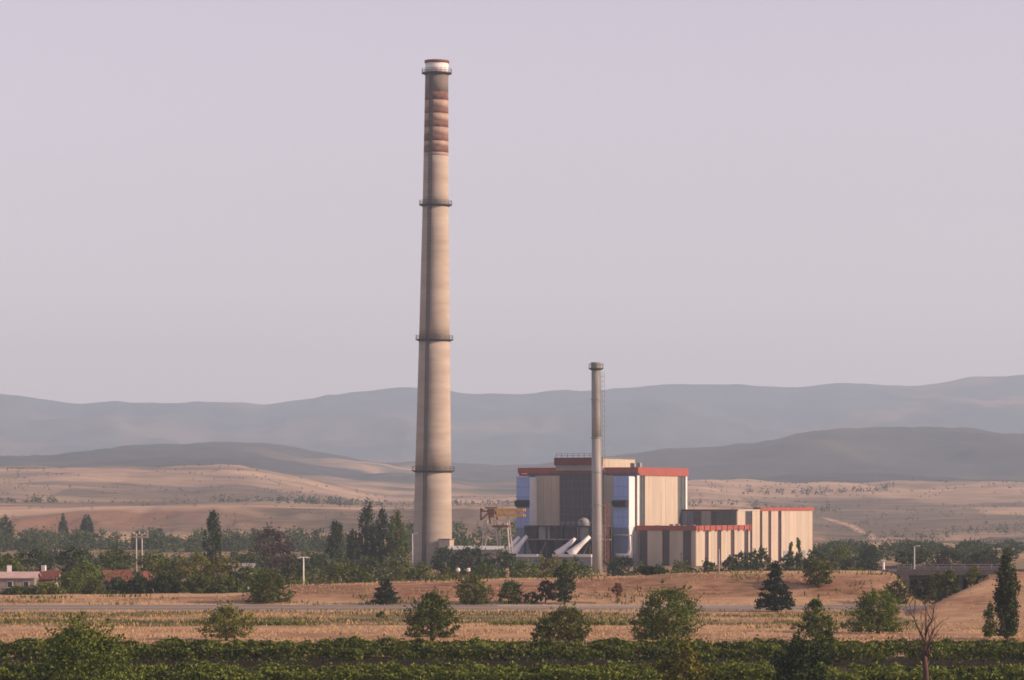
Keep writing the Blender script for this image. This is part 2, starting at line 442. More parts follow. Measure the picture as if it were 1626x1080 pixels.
def ground_mat():
    m = bpy.data.materials.new('dry_ground')
    m.use_nodes = True
    n, l = m.node_tree.nodes, m.node_tree.links
    b = n['Principled BSDF']
    b.inputs['Roughness'].default_value = 0.95
    b.inputs['Specular IOR Level'].default_value = 0.1
    tc = n.new('ShaderNodeTexCoord')
    def noise(sx, sy, scale, detail=6, rough=0.65):
        mp = n.new('ShaderNodeMapping'); mp.inputs['Scale'].default_value = (sx, sy, 1)
        nz = n.new('ShaderNodeTexNoise'); nz.inputs['Scale'].default_value = scale
        nz.inputs['Detail'].default_value = detail; nz.inputs['Roughness'].default_value = rough
        l.new(tc.outputs['Object'], mp.inputs['Vector']); l.new(mp.outputs[0], nz.inputs['Vector'])
        return nz
    def ramp(src, c0, c1, p0=0.3, p1=0.7):
        r = n.new('ShaderNodeValToRGB')
        r.color_ramp.elements[0].position = p0; r.color_ramp.elements[1].position = p1
        r.color_ramp.elements[0].color = (*c0, 1); r.color_ramp.elements[1].color = (*c1, 1)
        l.new(src.outputs['Fac'], r.inputs['Fac'])
        return r
    def mix(fac, a, c):
        x = n.new('ShaderNodeMix'); x.data_type = 'RGBA'
        l.new(fac, x.inputs['Factor']); l.new(a, x.inputs[6]); l.new(c, x.inputs[7])
        return x.outputs[2]
    def edge(attr, nz, amt=0.5):
        a = n.new('ShaderNodeAttribute'); a.attribute_name = attr
        s = n.new('ShaderNodeMath'); s.operation = 'MULTIPLY_ADD'
        l.new(nz.outputs['Fac'], s.inputs[0]); s.inputs[1].default_value = amt; s.inputs[2].default_value = -amt*0.5
        t = n.new('ShaderNodeMath'); t.operation = 'ADD'
        l.new(a.outputs['Fac'], t.inputs[0]); l.new(s.outputs[0], t.inputs[1])
        r = n.new('ShaderNodeMapRange'); r.clamp = True
        r.inputs[1].default_value = 0.05; r.inputs[2].default_value = 0.9
        l.new(t.outputs[0], r.inputs[0])
        return r.outputs[0]
    fine = noise(0.35, 1.0, 0.9)
    mid = noise(0.25, 0.6, 0.07)
    big = noise(1, 1, 0.012, 8)
    straw = ramp(fine, (0.31,0.19,0.10), (0.57,0.39,0.225))
    straw2 = ramp(mid, (0.38,0.235,0.145), (0.54,0.37,0.24))
    x1 = n.new('ShaderNodeMix'); x1.data_type = 'RGBA'; x1.inputs['Factor'].default_value = 0.5
    l.new(straw.outputs[0], x1.inputs[6]); l.new(straw2.outputs[0], x1.inputs[7])
    soil = ramp(fine, (0.125,0.066,0.042), (0.39,0.225,0.14))
    green = ramp(mid, (0.085,0.078,0.036), (0.20,0.16,0.080), 0.25, 0.75)
    up = ramp(mid, (0.25,0.168,0.112), (0.60,0.43,0.295))
    c0 = mix(edge('upland', mid, 0.1), x1.outputs[2], up.outputs[0])
    c = mix(edge('soil', mid, 0.6), c0, soil.outputs[0])
    c = mix(edge('green', mid, 0.7), c, green.outputs[0])
    hea = ramp(mid, (0.070,0.062,0.046), (0.25,0.185,0.132))
    c = mix(edge('heath', mid, 0.6), c, hea.outputs[0])
    pal = ramp(fine, (0.46,0.30,0.20), (0.62,0.45,0.32))
    c = mix(edge('pale', mid, 0.4), c, pal.outputs[0])
    ear = ramp(fine, (0.022,0.016,0.010), (0.060,0.045,0.028))  # tilled soil, darkened further for the gloom between vine stems
    c = mix(edge('shaded_earth', mid, 0.1), c, ear.outputs[0])
    wod = ramp(big, (0.032,0.037,0.040), (0.064,0.066,0.068))  # woodland cooled towards blue, some haze put into its colour
    c = mix(edge('wooded', mid, 0.3), c, wod.outputs[0])
    l.new(c, b.inputs['Base Color'])
    bp = n.new('ShaderNodeBump'); bp.inputs['Strength'].default_value = 0.6; bp.inputs['Distance'].default_value = 0.25
    l.new(fine.outputs['Fac'], bp.inputs['Height']); l.new(bp.outputs[0], b.inputs['Normal'])
    return m

ground = np_mesh('ground', Vg, Qg, ground_mat(), smooth=True, attrs={'green': Gz, 'soil': Sz, 'heath': Hz, 'upland': Lz, 'shaded_earth': Ez, 'wooded': Wz, 'pale': Pz})
tag(ground, kind='structure')

# far mountains: a sheet of spurs and gullies rising to the skyline
CR_X = np.array([-3600, -900, 0, 60, 130, 185, 210, 330, 390, 420, 480, 520, 600, 650, 730, 850, 920, 1000, 1050, 1150, 1260, 1330, 1350, 1440, 1500, 1560, 1626, 2300, 5300], float)
CR_Y = np.array([640, 622, 628, 634, 640, 636, 642, 643, 640, 642, 635, 630, 622, 620, 622, 625, 620, 612, 608, 612, 614, 610, 611, 614, 608, 602, 596, 612, 640], float)
md = np.concatenate([np.linspace(7000, 11000, 110), np.linspace(11080, 12600, 16)])
mt = np.concatenate([np.linspace(-0.62, -0.2, 60), np.linspace(-0.197, 0.197, 330), np.linspace(0.2, 0.62, 60)])
Tm, Dm = np.meshgrid(mt, md)
Xm = Tm*Dm
crest = CAMZ - (np.interp(CX + F*Tm, CR_X, CR_Y) - HZ)*11000/F
rise = np.clip((Dm-7000)/4000, 0, 1)
prof = rise**1.25
rid = 1 - np.abs(2*fbm(Xm/900 + 0.3*fbm(Xm/700, Dm/700, 3, 7), Dm/2600, 5, 103) - 1)
rid2 = fbm(Xm/260, Dm/420, 4, 113)
Zm = 5 + (crest-5)*prof + rise*(1-rise**3)*190*(rid-0.72) + 60*(rid2-0.5)*rise*(1-0.72*rise**4) + rise*(1-0.9*rise**3)*120*(0.3-np.abs(2*fbm(Xm/380+0.5*fbm(Xm/400, Dm/400, 3, 9), Dm/1500, 4, 123)-1)) + 22*rise**3*(fbm(Xm/150, Dm/600, 3, 125)-0.5)
back = np.clip((Dm-11000)/1600, 0, 1)
Zm = Zm*(1-back*0.6)
nr, nc = Xm.shape
idx = np.arange(nr*nc).reshape(nr, nc)
Qm = np.stack([idx[:-1, :-1], idx[:-1, 1:], idx[1:, 1:], idx[1:, :-1]], -1).reshape(-1, 4)
pale = np.clip((fbm(Xm/420, Dm/700, 4, 131)-0.58)*6, 0, 1)*(0.35+0.65*ss(1300, 1500, CX+F*Tm))
def mountain_mat():
    m = mat('wooded_slopes', (0.062,0.074,0.070), 0.95, 0.4, 0.004, spec=0.1)
    n, l = m.node_tree.nodes, m.node_tree.links
    b = n['Principled BSDF']
    src = b.inputs['Base Color'].links[0].from_socket
    a = n.new('ShaderNodeAttribute'); a.attribute_name = 'pale'
    x = n.new('ShaderNodeMix'); x.data_type = 'RGBA'
    l.new(a.outputs['Fac'], x.inputs['Factor']); l.new(src, x.inputs[6]); x.inputs[7].default_value = (0.33,0.23,0.18,1)
    l.new(x.outputs[2], b.inputs['Base Color'])
    return m
tag(np_mesh('mountains', np.stack([Xm, Dm, Zm], -1).reshape(-1, 3), Qm, mountain_mat(), smooth=True, attrs={'pale': pale.ravel()}), kind='structure')

# haze: pale air round the whole place
hz = MB().box(-8600, 8600, -400, 13200, -6.0, 620).build('haze', None)
hm = bpy.data.materials.new('haze_air')
hm.use_nodes = True
hn, hl = hm.node_tree.nodes, hm.node_tree.links
hn.remove(hn['Principled BSDF'])
pv = hn.new('ShaderNodeVolumePrincipled')
pv.inputs['Color'].default_value = (0.60, 0.78, 1.0, 1)
pv.inputs['Density'].default_value = 0.000116
pv.inputs['Anisotropy'].default_value = 0.15
hl.new(pv.outputs[0], hn['Material Output'].inputs['Volume'])
hz.data.materials.append(hm)
tag(hz, kind='stuff')

# ------------------------------------------------------------------ road with kerb lines and guard rail
def road_sheet(name, d0, d1, z, m, x0=-420, x1=420):
    n = 60
    xs = np.linspace(x0, x1, n)
    V = np.concatenate([np.stack([xs, xs*0+d0, xs*0+z], -1), np.stack([xs, xs*0+d1, xs*0+z], -1)])
    Q = np.array([[i, i+1, n+i+1, n+i] for i in range(n-1)])
    return tag(np_mesh(name, V, Q, m), kind='structure')
road_sheet('road', 477.6, 487.4, 0.03, M['asphalt'])
road_sheet('road', 490.4, 499.6, 0.03, M['asphalt'])
for d in (478.2, 486.8, 491.0, 499.0):
    road_sheet('road_marking', d-0.1, d+0.1, 0.036, M['road_paint'])

gr = empty('guard_rail', (xat(1030, 476.6), 476.6, 0), 0, 'long galvanised guard rail along the near edge of the grey road', 'guard rail')
x0, x1 = xat(790, 476.6)-xat(1030, 476.6), xat(1268, 476.6)-xat(1030, 476.6)
rb = MB()
prof = [(-0.02,0.45),(-0.08,0.50),(-0.02,0.55),(-0.02,0.60),(-0.08,0.66),(-0.02,0.71)]
pts = [(x0, y, z) for y, z in prof] + [(x1, y, z) for y, z in prof] + [(x0, y+0.03, z) for y, z in prof] + [(x1, y+0.03, z) for y, z in prof]
rb.poly(pts, [(i, i+6, i+7, i+1) for i in range(5)] + [(i+12, i+13, i+19, i+18) for i in range(5)] + [(0,12,18,6), (5,11,23,17)])
rb.build('rail', M['galv'], gr)
pm = None
for i in range(12):
    if pm is None:
        p = MB().box(-0.06, 0.06, 0.02, 0.14, -0.3, 0.68).build('post', M['galv'], gr); pm = p.data
    else:
        p = bpy.data.objects.new('post', pm); COL.objects.link(p); p.parent = gr
    p.location.x = x0 + 0.6 + (x1-x0-1.2)*i/11

# ------------------------------------------------------------------ tall concrete chimney
D1 = 900.0
S1 = D1/F
base_z = zat(897, D1)
ch = empty('tall_chimney', (xat(686.5, D1), D1, base_z), 0, 'very tall tapering concrete chimney with faded red bands below its white top', 'chimney')
ch.rotation_euler = (0, math.radians(0.52), 0)
def LZ(py): return zat(py, D1) - base_z
RY = np.array([97, 116, 326, 540, 748, 880, 915], float)
RR = np.array([18.0, 18.3, 20.6, 24.4, 28.6, 31.2, 32.0], float) * S1
def CR(py): return float(np.interp(py, RY, RR))
def drum(name, y0, y1, m, proud=0.0, n=6, caps=(True, True), parent=ch):
    ys = np.linspace(y1, y0, n)
    return MB().lathe([(CR(y)+proud, LZ(y)) for y in ys], 56, caps).build(name, m, parent, True)
drum('shaft', 748, 918, M['concrete'])
drum('shaft', 540, 748, M['concrete'])
drum('shaft', 326, 540, M['concrete'])
drum('shaft', 248, 326, M['concrete'])
bands = [(118, 147, 'concrete_dark'), (147, 160, 'red_paint'), (160, 172, 'pink_paint'), (172, 181, 'red_paint'), (181, 193, 'pink_paint'), (193, 203, 'red_paint'),
         (203, 214, 'pink_paint'), (214, 225, 'red_paint'), (225, 233, 'pink_paint'), (233, 243, 'red_paint'), (243, 248, 'pink_paint')]
for y0, y1, mk in bands:
    drum({'concrete_dark': 'sooty_shaft', 'red_paint': 'red_band', 'pink_paint': 'pale_band'}[mk], y0, y1, M[mk], 0.0, 2)
drum('white_top', 100, 118, M['white_paint'], 0.02, 2)
MB().lathe([(CR(97)+0.25, LZ(100.5)), (CR(97)+0.3, LZ(96.5)), (CR(97)-0.5, LZ(96.5)), (CR(97)-0.6, LZ(110))], 56, (True, False)).build('rim', M['rust'], ch, True)
for y in (117, 326, 540, 748):
    r = CR(y)
    pf = MB().lathe([(r-0.1, LZ(y)-0.55), (r+0.55, LZ(y)-0.15), (r+0.95, LZ(y)-0.05), (r+0.95, LZ(y)+0.2), (r-0.1, LZ(y)+0.2)], 56, (False, False)).build('platform', M['steel_dark'], ch)
    rl = MB()
    for h in (0.65, 1.15):
        rl.lathe([(r+0.86, LZ(y)+h), (r+0.92, LZ(y)+h), (r+0.92, LZ(y)+h+0.07), (r+0.86, LZ(y)+h+0.07), (r+0.86, LZ(y)+h)], 40, (False, False))
    for k in range(20):
        t = 2*math.pi*k/20
        rl.bar(((r+0.89)*math.cos(t), (r+0.89)*math.sin(t), LZ(y)+0.18), ((r+0.89)*math.cos(t), (r+0.89)*math.sin(t), LZ(y)+1.2), 0.07)
    rl.build('railing', M['steel_dark'], pf)
# caged ladder up the side that faces us, left of the middle
ld = MB(); lc = MB()
az = math.radians(-112)
for i in range(24):
    ya, yb = 895-(895-120)*i/24, 895-(895-120)*(i+1)/24
    for s in (-0.32, 0.32):
        def P(y, rr, sd):
            a = np.array([math.cos(az), math.sin(az)])*(CR(y)+rr); b_ = np.array([-math.sin(az), math.cos(az)])*sd
            return (a[0]+b_[0], a[1]+b_[1], LZ(y))
        ld.bar(P(ya, 0.16, s), P(yb, 0.16, s), 0.10)
        lc.bar(P(ya, 0.75, s*1.25), P(yb, 0.75, s*1.25), 0.08)
    for sd_ in (-0.25, 0.0, 0.25): lc.bar(P(ya, 0.93, sd_), P(yb, 0.93, sd_), 0.09)
    for q in range(12):
        yq = ya+(yb-ya)*q/12
        ld.bar(P(yq, 0.16, -0.32), P(yq, 0.16, 0.32), 0.05)
        if q % 2 == 0:
            h = [P(yq, 0.05, -0.36), P(yq, 0.75, -0.42), P(yq, 0.95, 0), P(yq, 0.75, 0.42), P(yq, 0.05, 0.36)]
            for a_, b_ in zip(h[:-1], h[1:]): lc.bar(a_, b_, 0.07)
lad = ld.build('ladder', M['steel_dark'], ch)
lc.build('safety_cage', M['steel_dark'], lad)
# small annex at its foot
ax_o = empty('chimney_annex', (xat(709, 893), 893, g(xat(709, 893), 893)), -0.35, 'small pale hut with dark door against the foot of the tall chimney', 'hut')
hz0 = zat(857, 893) - g(xat(709, 893), 893)
MB().box(-1.5, 1.5, -1.6, 1.6, -0.3, hz0).build('wall', M['panel'], ax_o)
MB().box(-1.7, 1.7, -1.8, 1.8, hz0, hz0+0.25).build('roof', M['roof_grey'], ax_o)
MB().box(-1.2, -0.3, -1.66, -1.55, 0, 2.3).build('door', M['rust'], ax_o)

# ------------------------------------------------------------------ slim stack with ladder
D2 = 810.0
S2 = D2/F
b2 = zat(912, D2)
st = empty('slim_chimney', (xat(948.5, D2), D2, b2), 0, 'slim pale steel chimney half as tall standing in front of the beige power station', 'chimney')
st.rotation_euler = (0, math.radians(-0.35), 0)
def LZ2(py): return zat(py, D2) - b2
def tube2(name, y0, y1, r0, r1, m, n=4):
    return MB().lathe([(r1+(r0-r1)*i/(n-1), LZ2(y1)+(LZ2(y0)-LZ2(y1))*i/(n-1)) for i in range(n)], 32).build(name, m, st, True)
r = 7.9*S2
tube2('shaft', 695, 914, r*0.98, r*1.04, M['pale_steel'])
tube2('upper_shaft', 588, 695, r*0.93, r*0.97, M['stack_grey'])
tube2('flue_tip', 575.5, 588, r*1.08, r*1.08, M['stack_grey'])
pf = MB().lathe([(r, LZ2(586)-0.3), (r+0.6, LZ2(586)), (r+0.6, LZ2(586)+0.2), (r, LZ2(586)+0.2)], 32, (False, False)).build('platform', M['steel_dark'], st)
rl = MB()
for k in range(12):
    t = 2*math.pi*k/12
    rl.bar(((r+0.55)*math.cos(t), (r+0.55)*math.sin(t), LZ2(586)+0.2), ((r+0.55)*math.cos(t), (r+0.55)*math.sin(t), LZ2(586)+1.2), 0.07)
rl.lathe([(r+0.52, LZ2(586)+1.15), (r+0.58, LZ2(586)+1.15), (r+0.58, LZ2(586)+1.22), (r+0.52, LZ2(586)+1.22), (r+0.52, LZ2(586)+1.15)], 32, (False, False))
rl.build('railing', M['steel_dark'], pf)
for y in (634, 695, 750, 802, 850):
    MB().lathe([(r*0.95, LZ2(y)-0.15), (r*1.1, LZ2(y)-0.15), (r*1.1, LZ2(y)+0.15), (r*0.95, LZ2(y)+0.15)], 32, (False, False)).build('flange', M['steel_grey'], st)
ld = MB(); lc = MB()
for i in range(20):
    za, zb = LZ2(905)+(LZ2(590)-LZ2(905))*i/20, LZ2(905)+(LZ2(590)-LZ2(905))*(i+1)/20
    for s in (-0.25, 0.25):
        ld.bar((r+0.2, s-0.5, za), (r+0.2, s-0.5, zb), 0.07)
        lc.bar((r+0.75, s-0.5, za), (r+0.75, s-0.5, zb), 0.06)
    for q in range(5):
        zq = za+(zb-za)*q/5
        ld.bar((r+0.2, -0.75, zq), (r+0.2, -0.25, zq), 0.05)
    for q in range(2):
        zq = za+(zb-za)*q/2
        h = [(r, -0.8, zq), (r+0.75, -0.8, zq), (r+0.9, -0.5, zq), (r+0.75, -0.2, zq), (r, -0.2, zq)]
        for a_, b_ in zip(h[:-1], h[1:]): lc.bar(a_, b_, 0.06)
lad = ld.build('ladder', M['steel_grey'], st)
lc.build('safety_cage', M['steel_grey'], lad)
MB().box(-1.9, 1.9, -1.9, 1.9, -0.6, 0.35).build('footing', M['bridge'], st)
# rusty lattice mast beside it
lm = empty('lattice_mast', (xat(963, 812), 812, b2), 0.4, 'narrow rusty lattice mast beside the foot of the slim pale chimney', 'mast')
hh = zat(800, 812) - b2
mm = MB()
for sx in (-0.45, 0.45):
    for sy in (-0.45, 0.45): mm.bar((sx, sy, -0.3), (sx, sy, hh), 0.13)
mm.build('upright', M['rust'], lm)
mm = MB()
k = 11
for i in range(k):
    a, b_ = hh*i/k, hh*(i+1)/k
    for (p, q) in (((-0.45,-0.45),(0.45,-0.45)), ((0.45,-0.45),(0.45,0.45)), ((0.45,0.45),(-0.45,0.45)), ((-0.45,0.45),(-0.45,-0.45))):
        mm.bar((*p, a), (*q, b_), 0.08); mm.bar((*p, b_), (*q, b_), 0.08)
mm.build('bracing', M['rust'], lm)

# ------------------------------------------------------------------ power station
TH = math.radians(27.0)
cs, sn = math.cos(TH), math.sin(TH)
O = np.array([xat(1012, 900.0), 900.0])
EU, EV = np.array([cs, -sn]), np.array([sn, cs])
GB = -1.6                                              # yard level
def solve_u(px, v):
    t = (px-CX)/F; p = O + v*EV
    return (t*p[1]-p[0])/(EU[0]-t*EU[1])
def solve_v(px, u):
    t = (px-CX)/F; p = O + u*EU
    return (t*p[1]-p[0])/(EV[0]-t*EV[1])
def bz(py, u, v):
    p = O + u*EU + v*EV
    return zat(py, p[1]) - GB
def bempty(name, label, cat, u=0, v=0, group=None):
    p = O + u*EU + v*EV
    e = empty(name, (p[0], p[1], GB), -TH, label, cat, group)
    e['_u'], e['_v'] = u, v
    return e
def B(name, par, u0, u1, v0, v1, z0, z1, m, sub=None):
    """box part given in station coordinates"""
    pu, pv_ = (par['_u'], par['_v']) if '_u' in par else sub
    return MB().box(u0-pu, u1-pu, v0-pv_, v1-pv_, z0, z1).build(name, m, par)

class Facade:
    """local frame of a wall: along = metres along, out = outwards"""
    def __init__(s, par, face, plane): s.par, s.face, s.plane = par, face, plane
    def box(s, name, a0, a1, o0, o1, z0, z1, m, par=None):
        pu, pv_ = s.par['_u'], s.par['_v']
        if s.face == 'front': q = (a0-pu, a1-pu, s.plane-o1-pv_, s.plane-o0-pv_)
        else:                 q = (s.plane+o0-pu, s.plane+o1-pu, a0-pv_, a1-pv_)
        return MB().box(*q, z0, z1).build(name, m, par or s.par)
    def panels(s, a0, a1, z0, z1, m, w=2.2, name='panel', out=0.10):
        n = max(1, round((a1-a0)/w)); st_ = (a1-a0)/n
        for i in range(n):
            s.box(name, a0+i*st_+0.025, a0+(i+1)*st_-0.025, 0.0, out + 0.012*((i*7) % 3), z0, z1, m)
    def window(s, a0, a1, z0, z1, nx, nz, glass, frame, name='window', out=0.05):
        """a glazed strip: window > pane, mullion"""
        fr = MB()
        pu, pv_ = s.par['_u'], s.par['_v']
        def q(b0, b1, o0, o1):
            if s.face == 'front': return (b0-pu, b1-pu, s.plane-o1-pv_, s.plane-o0-pv_)
            return (s.plane+o0-pu, s.plane+o1-pu, b0-pv_, b1-pv_)
        t = 0.09
        for i in range(nx+1):
            c = a0+(a1-a0)*i/nx
            fr.box(*q(c-t, c+t, 0.0, out+0.12), z0, z1)
        for k in range(1, nz):
            c = z0+(z1-z0)*k/nz
            fr.box(*q(a0+0.1, a1-0.1, 0.001, out+0.08), c-0.07, c+0.07)
        w = fr.build(name, frame, s.par)
        s.box('pane', a0, a1, 0.002, out, z0+0.02, z1-0.02, glass, w)
        return w

# boiler house
bh = bempty('boiler_house', 'tall beige boiler house with red roof band and two light blue duct towers', 'power station')
uL, vB = solve_u(825, 0), solve_v(1090, 0)
uL2 = solve_u(838, 0)
zt, zp = bz(742, 0, 0), bz(755, 0, 0)
B('wall', bh, uL2, -0.02, 0.02, vB, -0.5, zp, M['panel_grey'])
B('roof', bh, uL2+0.3, -0.3, 0.3, vB-0.3, zp, zt-0.8, M['roof_grey'])
B('parapet', bh, uL-0.3, 0.45, -0.5, 0.25, zp+0.7, zt, M['red_trim'])
B('fascia', bh, uL2, 0.2, -0.2, 0.019, zp+0.002, zp+0.698, M['mullion'])
B('parapet', bh, -0.3, 0.449, 0.252, vB+0.3, zp+0.003, zt-0.003, M['red_trim'])
B('parapet', bh, uL-0.3, uL+0.4, 0.252, vB+0.3, zp+0.003, zt-0.003, M['red_trim'])
B('parapet', bh, uL+0.402, -0.302, vB-0.3, vB+0.299, zp+0.003, zt-0.004, M['red_trim'])
ff = Facade(bh, 'front', 0.0)
ff.panels(solve_u(850, 0), solve_u(889, 0), 0, zp, M['panel'])
ff.panels(solve_u(957, 0), solve_u(974, 0), 0, zp, M['panel'])
ff.window(solve_u(843, 0), solve_u(849.5, 0), 0.5, zp, 1, 8, M['glass'], M['mullion'])
ff.window(solve_u(976, 0), -0.3, 0.5, zp, 3, 8, M['glass_green'], M['mullion'])
rf = Facade(bh, 'right', 0.0)
v1, v2, v3, v4 = solve_v(1014, 0), solve_v(1022.5, 0), solve_v(1076, 0), solve_v(1087.5, 0)
rf.window(v1, v2, 0.5, zp, 2, 12, M['glass_green'], M['mullion'])
rf.panels(v2+0.1, v3-0.1, 0, zp, M['panel'], 2.6)
rf.window(v3, v4, 0.5, zp, 2, 12, M['glass_green'], M['mullion'])
rf.box('corner_trim', -0.35, v1-0.05, 0.0, 0.25, 0, zp, M['white_metal'])
rf.box('corner_trim', v4+0.05, vB-0.02, 0.0, 0.25, 0, zp, M['white_metal'])
# glazed centre bay with its raised red head, the front band's paint darkened for shade
ua, ub = solve_u(889.5, -1.2), solve_u(956, -1.2)
B('centre_bay', bh, ua, ub, -1.2, 0.018, -0.5, zp-0.01, M['panel_grey'])
cb = Facade(bh, 'front', -1.2)
zc0, zc1 = bz(840, ua, 0), bz(751, ua, 0)
cb.window(ua+0.1, ub-0.1, 0.4, zc1, 9, 11, M['glass'], M['mullion'], out=0.08)
up, vp = solve_u(882, -1.3), solve_v(1008, ub)
zh0, zh1 = bz(750, up, 0), bz(727, up, 0)
B('penthouse', bh, up, ub, -1.1, min(vp, vB-2), zt-0.8, zh1-0.3, M['panel_grey'])
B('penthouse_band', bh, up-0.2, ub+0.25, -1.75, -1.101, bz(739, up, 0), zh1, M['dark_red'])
B('louvre_band', bh, up+0.1, ub-0.1, -1.35, -1.102, zt+0.02, bz(739, up, 0)-0.02, M['steel_grey'])
B('penthouse_roof', bh, up-0.2, ub+0.25, -1.1, min(vp, vB-2)+0.2, zh1-0.3, zh1-0.003, M['roof_grey'])
pr = Facade(bh, 'right', ub)
pr.panels(-1.0, min(vp, vB-2)-0.1, zt-0.7, zh1-0.35, M['panel'], 4.2)
for (u_, v_, h_) in ((-12, 9, 1.6), (-6, 14, 1.2), (-24, 10, 2.0), (-28, 14, 1.4), (-4, 6, 1.0)):
    B('roof_vent', bh, u_-0.6, u_+0.6, v_-0.6, v_+0.6, zt-0.8, zt-0.8+1.0+h_, M['steel_grey'])
rl = MB()
zr_ = zh1-0.003
for i in range(9):
    uu = up+0.2+(ub-up-0.4)*i/8
    rl.bar((uu-bh['_u'], -1.3-bh['_v'], zr_-0.1), (uu-bh['_u'], -1.3-bh['_v'], zr_+1.1), 0.09)
for hh_ in (0.55, 1.1): rl.bar((up+0.2-bh['_u'], -1.3-bh['_v'], zr_+hh_), (ub-0.2-bh['_u'], -1.3-bh['_v'], zr_+hh_), 0.07)
rl.build('roof_railing', M['steel_dark'], bh)
MB().tube([(-3-bh['_u'], 12, zt-0.8), (-3-bh['_u'], 12, zt+4.2)], [0.09, 0.05], 6).build('aerial', M['steel_grey'], bh)
for vv in (v2-0.02, v3+0.0):
    MB().tube([(0.24, vv, 0), (0.24, vv, zp)], [0.11, 0.11], 8).build('downpipe', M['steel_grey'], bh)
# the two blue duct towers in front
def duct_tower(px0, px1, vf, vback, ytop):
    a0, a1 = solve_u(px0, vf), solve_u(px1, vf)
    z1, z2, zb = bz(ytop, a1, vf), bz(838, a1, vf), 2.2
    tw = B('duct_tower', bh, a0, a1, vf, vback, z2, z1, M['blue'])
    B('tower_base', bh, a0+0.05, a1-0.05, vf+0.05, vback-0.01, zb, z2-0.003, M['blue_grey'])
    w = (a1-a0)
    for i in range(1, 3):                                   # cladding ribs
        MB().box(a0+w*i/3-0.06, a0+w*i/3+0.06, vf-0.08, vf-0.002, z2, z1).build('rib', M['blue'], tw)
    for k in range(1, 5):
        zk = z2+(z1-z2)*k/5
        MB().box(a0+0.02, a1-0.02, vf-0.06, vf-0.003, zk-0.06, zk+0.06).build('seam', M['blue_grey'], tw)
    B('lit_side', bh, a1+0.002, a1+0.15, vf+0.1, vback-0.1, zb, z1-0.2, M['white_metal'])  # sunlit side of the blue tower, its brightness put in as white
    zv0, zv1 = bz(805, a0, vf), bz(794, a0, vf)
    h = MB()                                               # sloping black vent hood
    h.poly([(a0+0.1,vf-0.01,zv0),(a1-0.1,vf-0.01,zv0),(a1-0.1,vf-0.01,zv1),(a0+0.1,vf-0.01,zv1),
            (a0+0.4,vf-1.5,zv0+0.15),(a1-0.4,vf-1.5,zv0+0.15),(a1-0.1,vf-1.7,zv1-0.35),(a0+0.1,vf-1.7,zv1-0.35)],
           [(3,2,1,0),(4,5,6,7),(0,1,5,4),(1,2,6,5),(2,3,7,6),(3,0,4,7)])
    h.build('vent_hood', M['black'], bh)
duct_tower(974, 998, -4.2, -0.05, 756)
duct_tower(820, 841, -4.2, -0.05, 757)

# low front hall
lh = bempty('front_hall', 'low hall with dark window strips and a red roof edge beside the boiler house', 'power station', 0.6, 0)
uR = solve_u(1105, -0.6)
vS, vE = -0.6, solve_v(1191, uR)
zl0, zl1 = bz(842, 0, vS), bz(834.5, 0, vS)
B('wall', lh, 0.6, uR-0.05, vS+0.05, vE, -0.5, zl0, M['panel_grey'])
B('roof', lh, 0.7, uR-0.2, vS+0.3, vE-0.02, zl0, zl0+0.3, M['roof_grey'])
B('roof_edge', lh, 0.3, uR+0.3, vS-0.35, vS+0.25, zl0, zl1, M['red_trim'])
B('roof_edge', lh, uR-0.4, uR+0.299, vS+0.252, vE+0.2, zl0+0.003, zl1-0.003, M['red_trim'])
for k_, vv in enumerate((5.0, 9.5, 12.0, 18.0, 23.5)):
    B('roof_vent', lh, 3.0+2.1*(k_ % 3), 4.0+2.1*(k_ % 3), vv, vv+1.0, zl0+0.3, zl0+1.3+0.3*(k_ % 2), M['steel_grey'])
for i in range(10):
    vv = vS+1.2+(vE-vS-2)*i/9
    B('bracket', lh, uR+0.3, uR+0.5, vv-0.25, vv+0.25, zl0-0.35, zl1-0.05, M['red_trim'])
lf = Facade(lh, 'front', vS+0.05)
def U(px): return solve_u(px, vS)
for a, b_ in ((1016.5, 1027.5), (1052.5, 1062.5), (1085.5, 1097)):
    lf.window(U(a), U(b_), 0.2, zl0-0.01, 1, 6, M['glass'], M['dark_red'])
for a, b_ in ((1006.5, 1016), (1028, 1052), (1063, 1085), (1097.5, 1104.8)):
    if a < 1010: continue
    lf.panels(U(a), U(b_), 0, zl0-0.02, M['panel'])
lr = Facade(lh, 'right', uR-0.05)
Vv = lambda px: solve_v(px, uR)
for a, b_ in ((1119.5, 1124.5), (1139, 1144.5), (1160.5, 1165.5), (1182, 1187.5)):
    lr.window(Vv(a), Vv(b_), 0.2, zl0-0.01, 1, 6, M['glass'], M['dark_red'])
for a, b_ in ((1105.2, 1119), (1125, 1138.5), (1145, 1160), (1166, 1181.5), (1188, 1190.8)):
    lr.panels(Vv(a), Vv(b_), 0, zl0-0.02, M['panel'])
# round post against its left front corner
MB().lathe([(0.75, -0.5), (0.75, zl0-0.2)], 20).build('corner_column', M['panel_grey'], lh, True).location = (solve_u(1007, vS-0.6)-0.6, vS-0.6, 0)

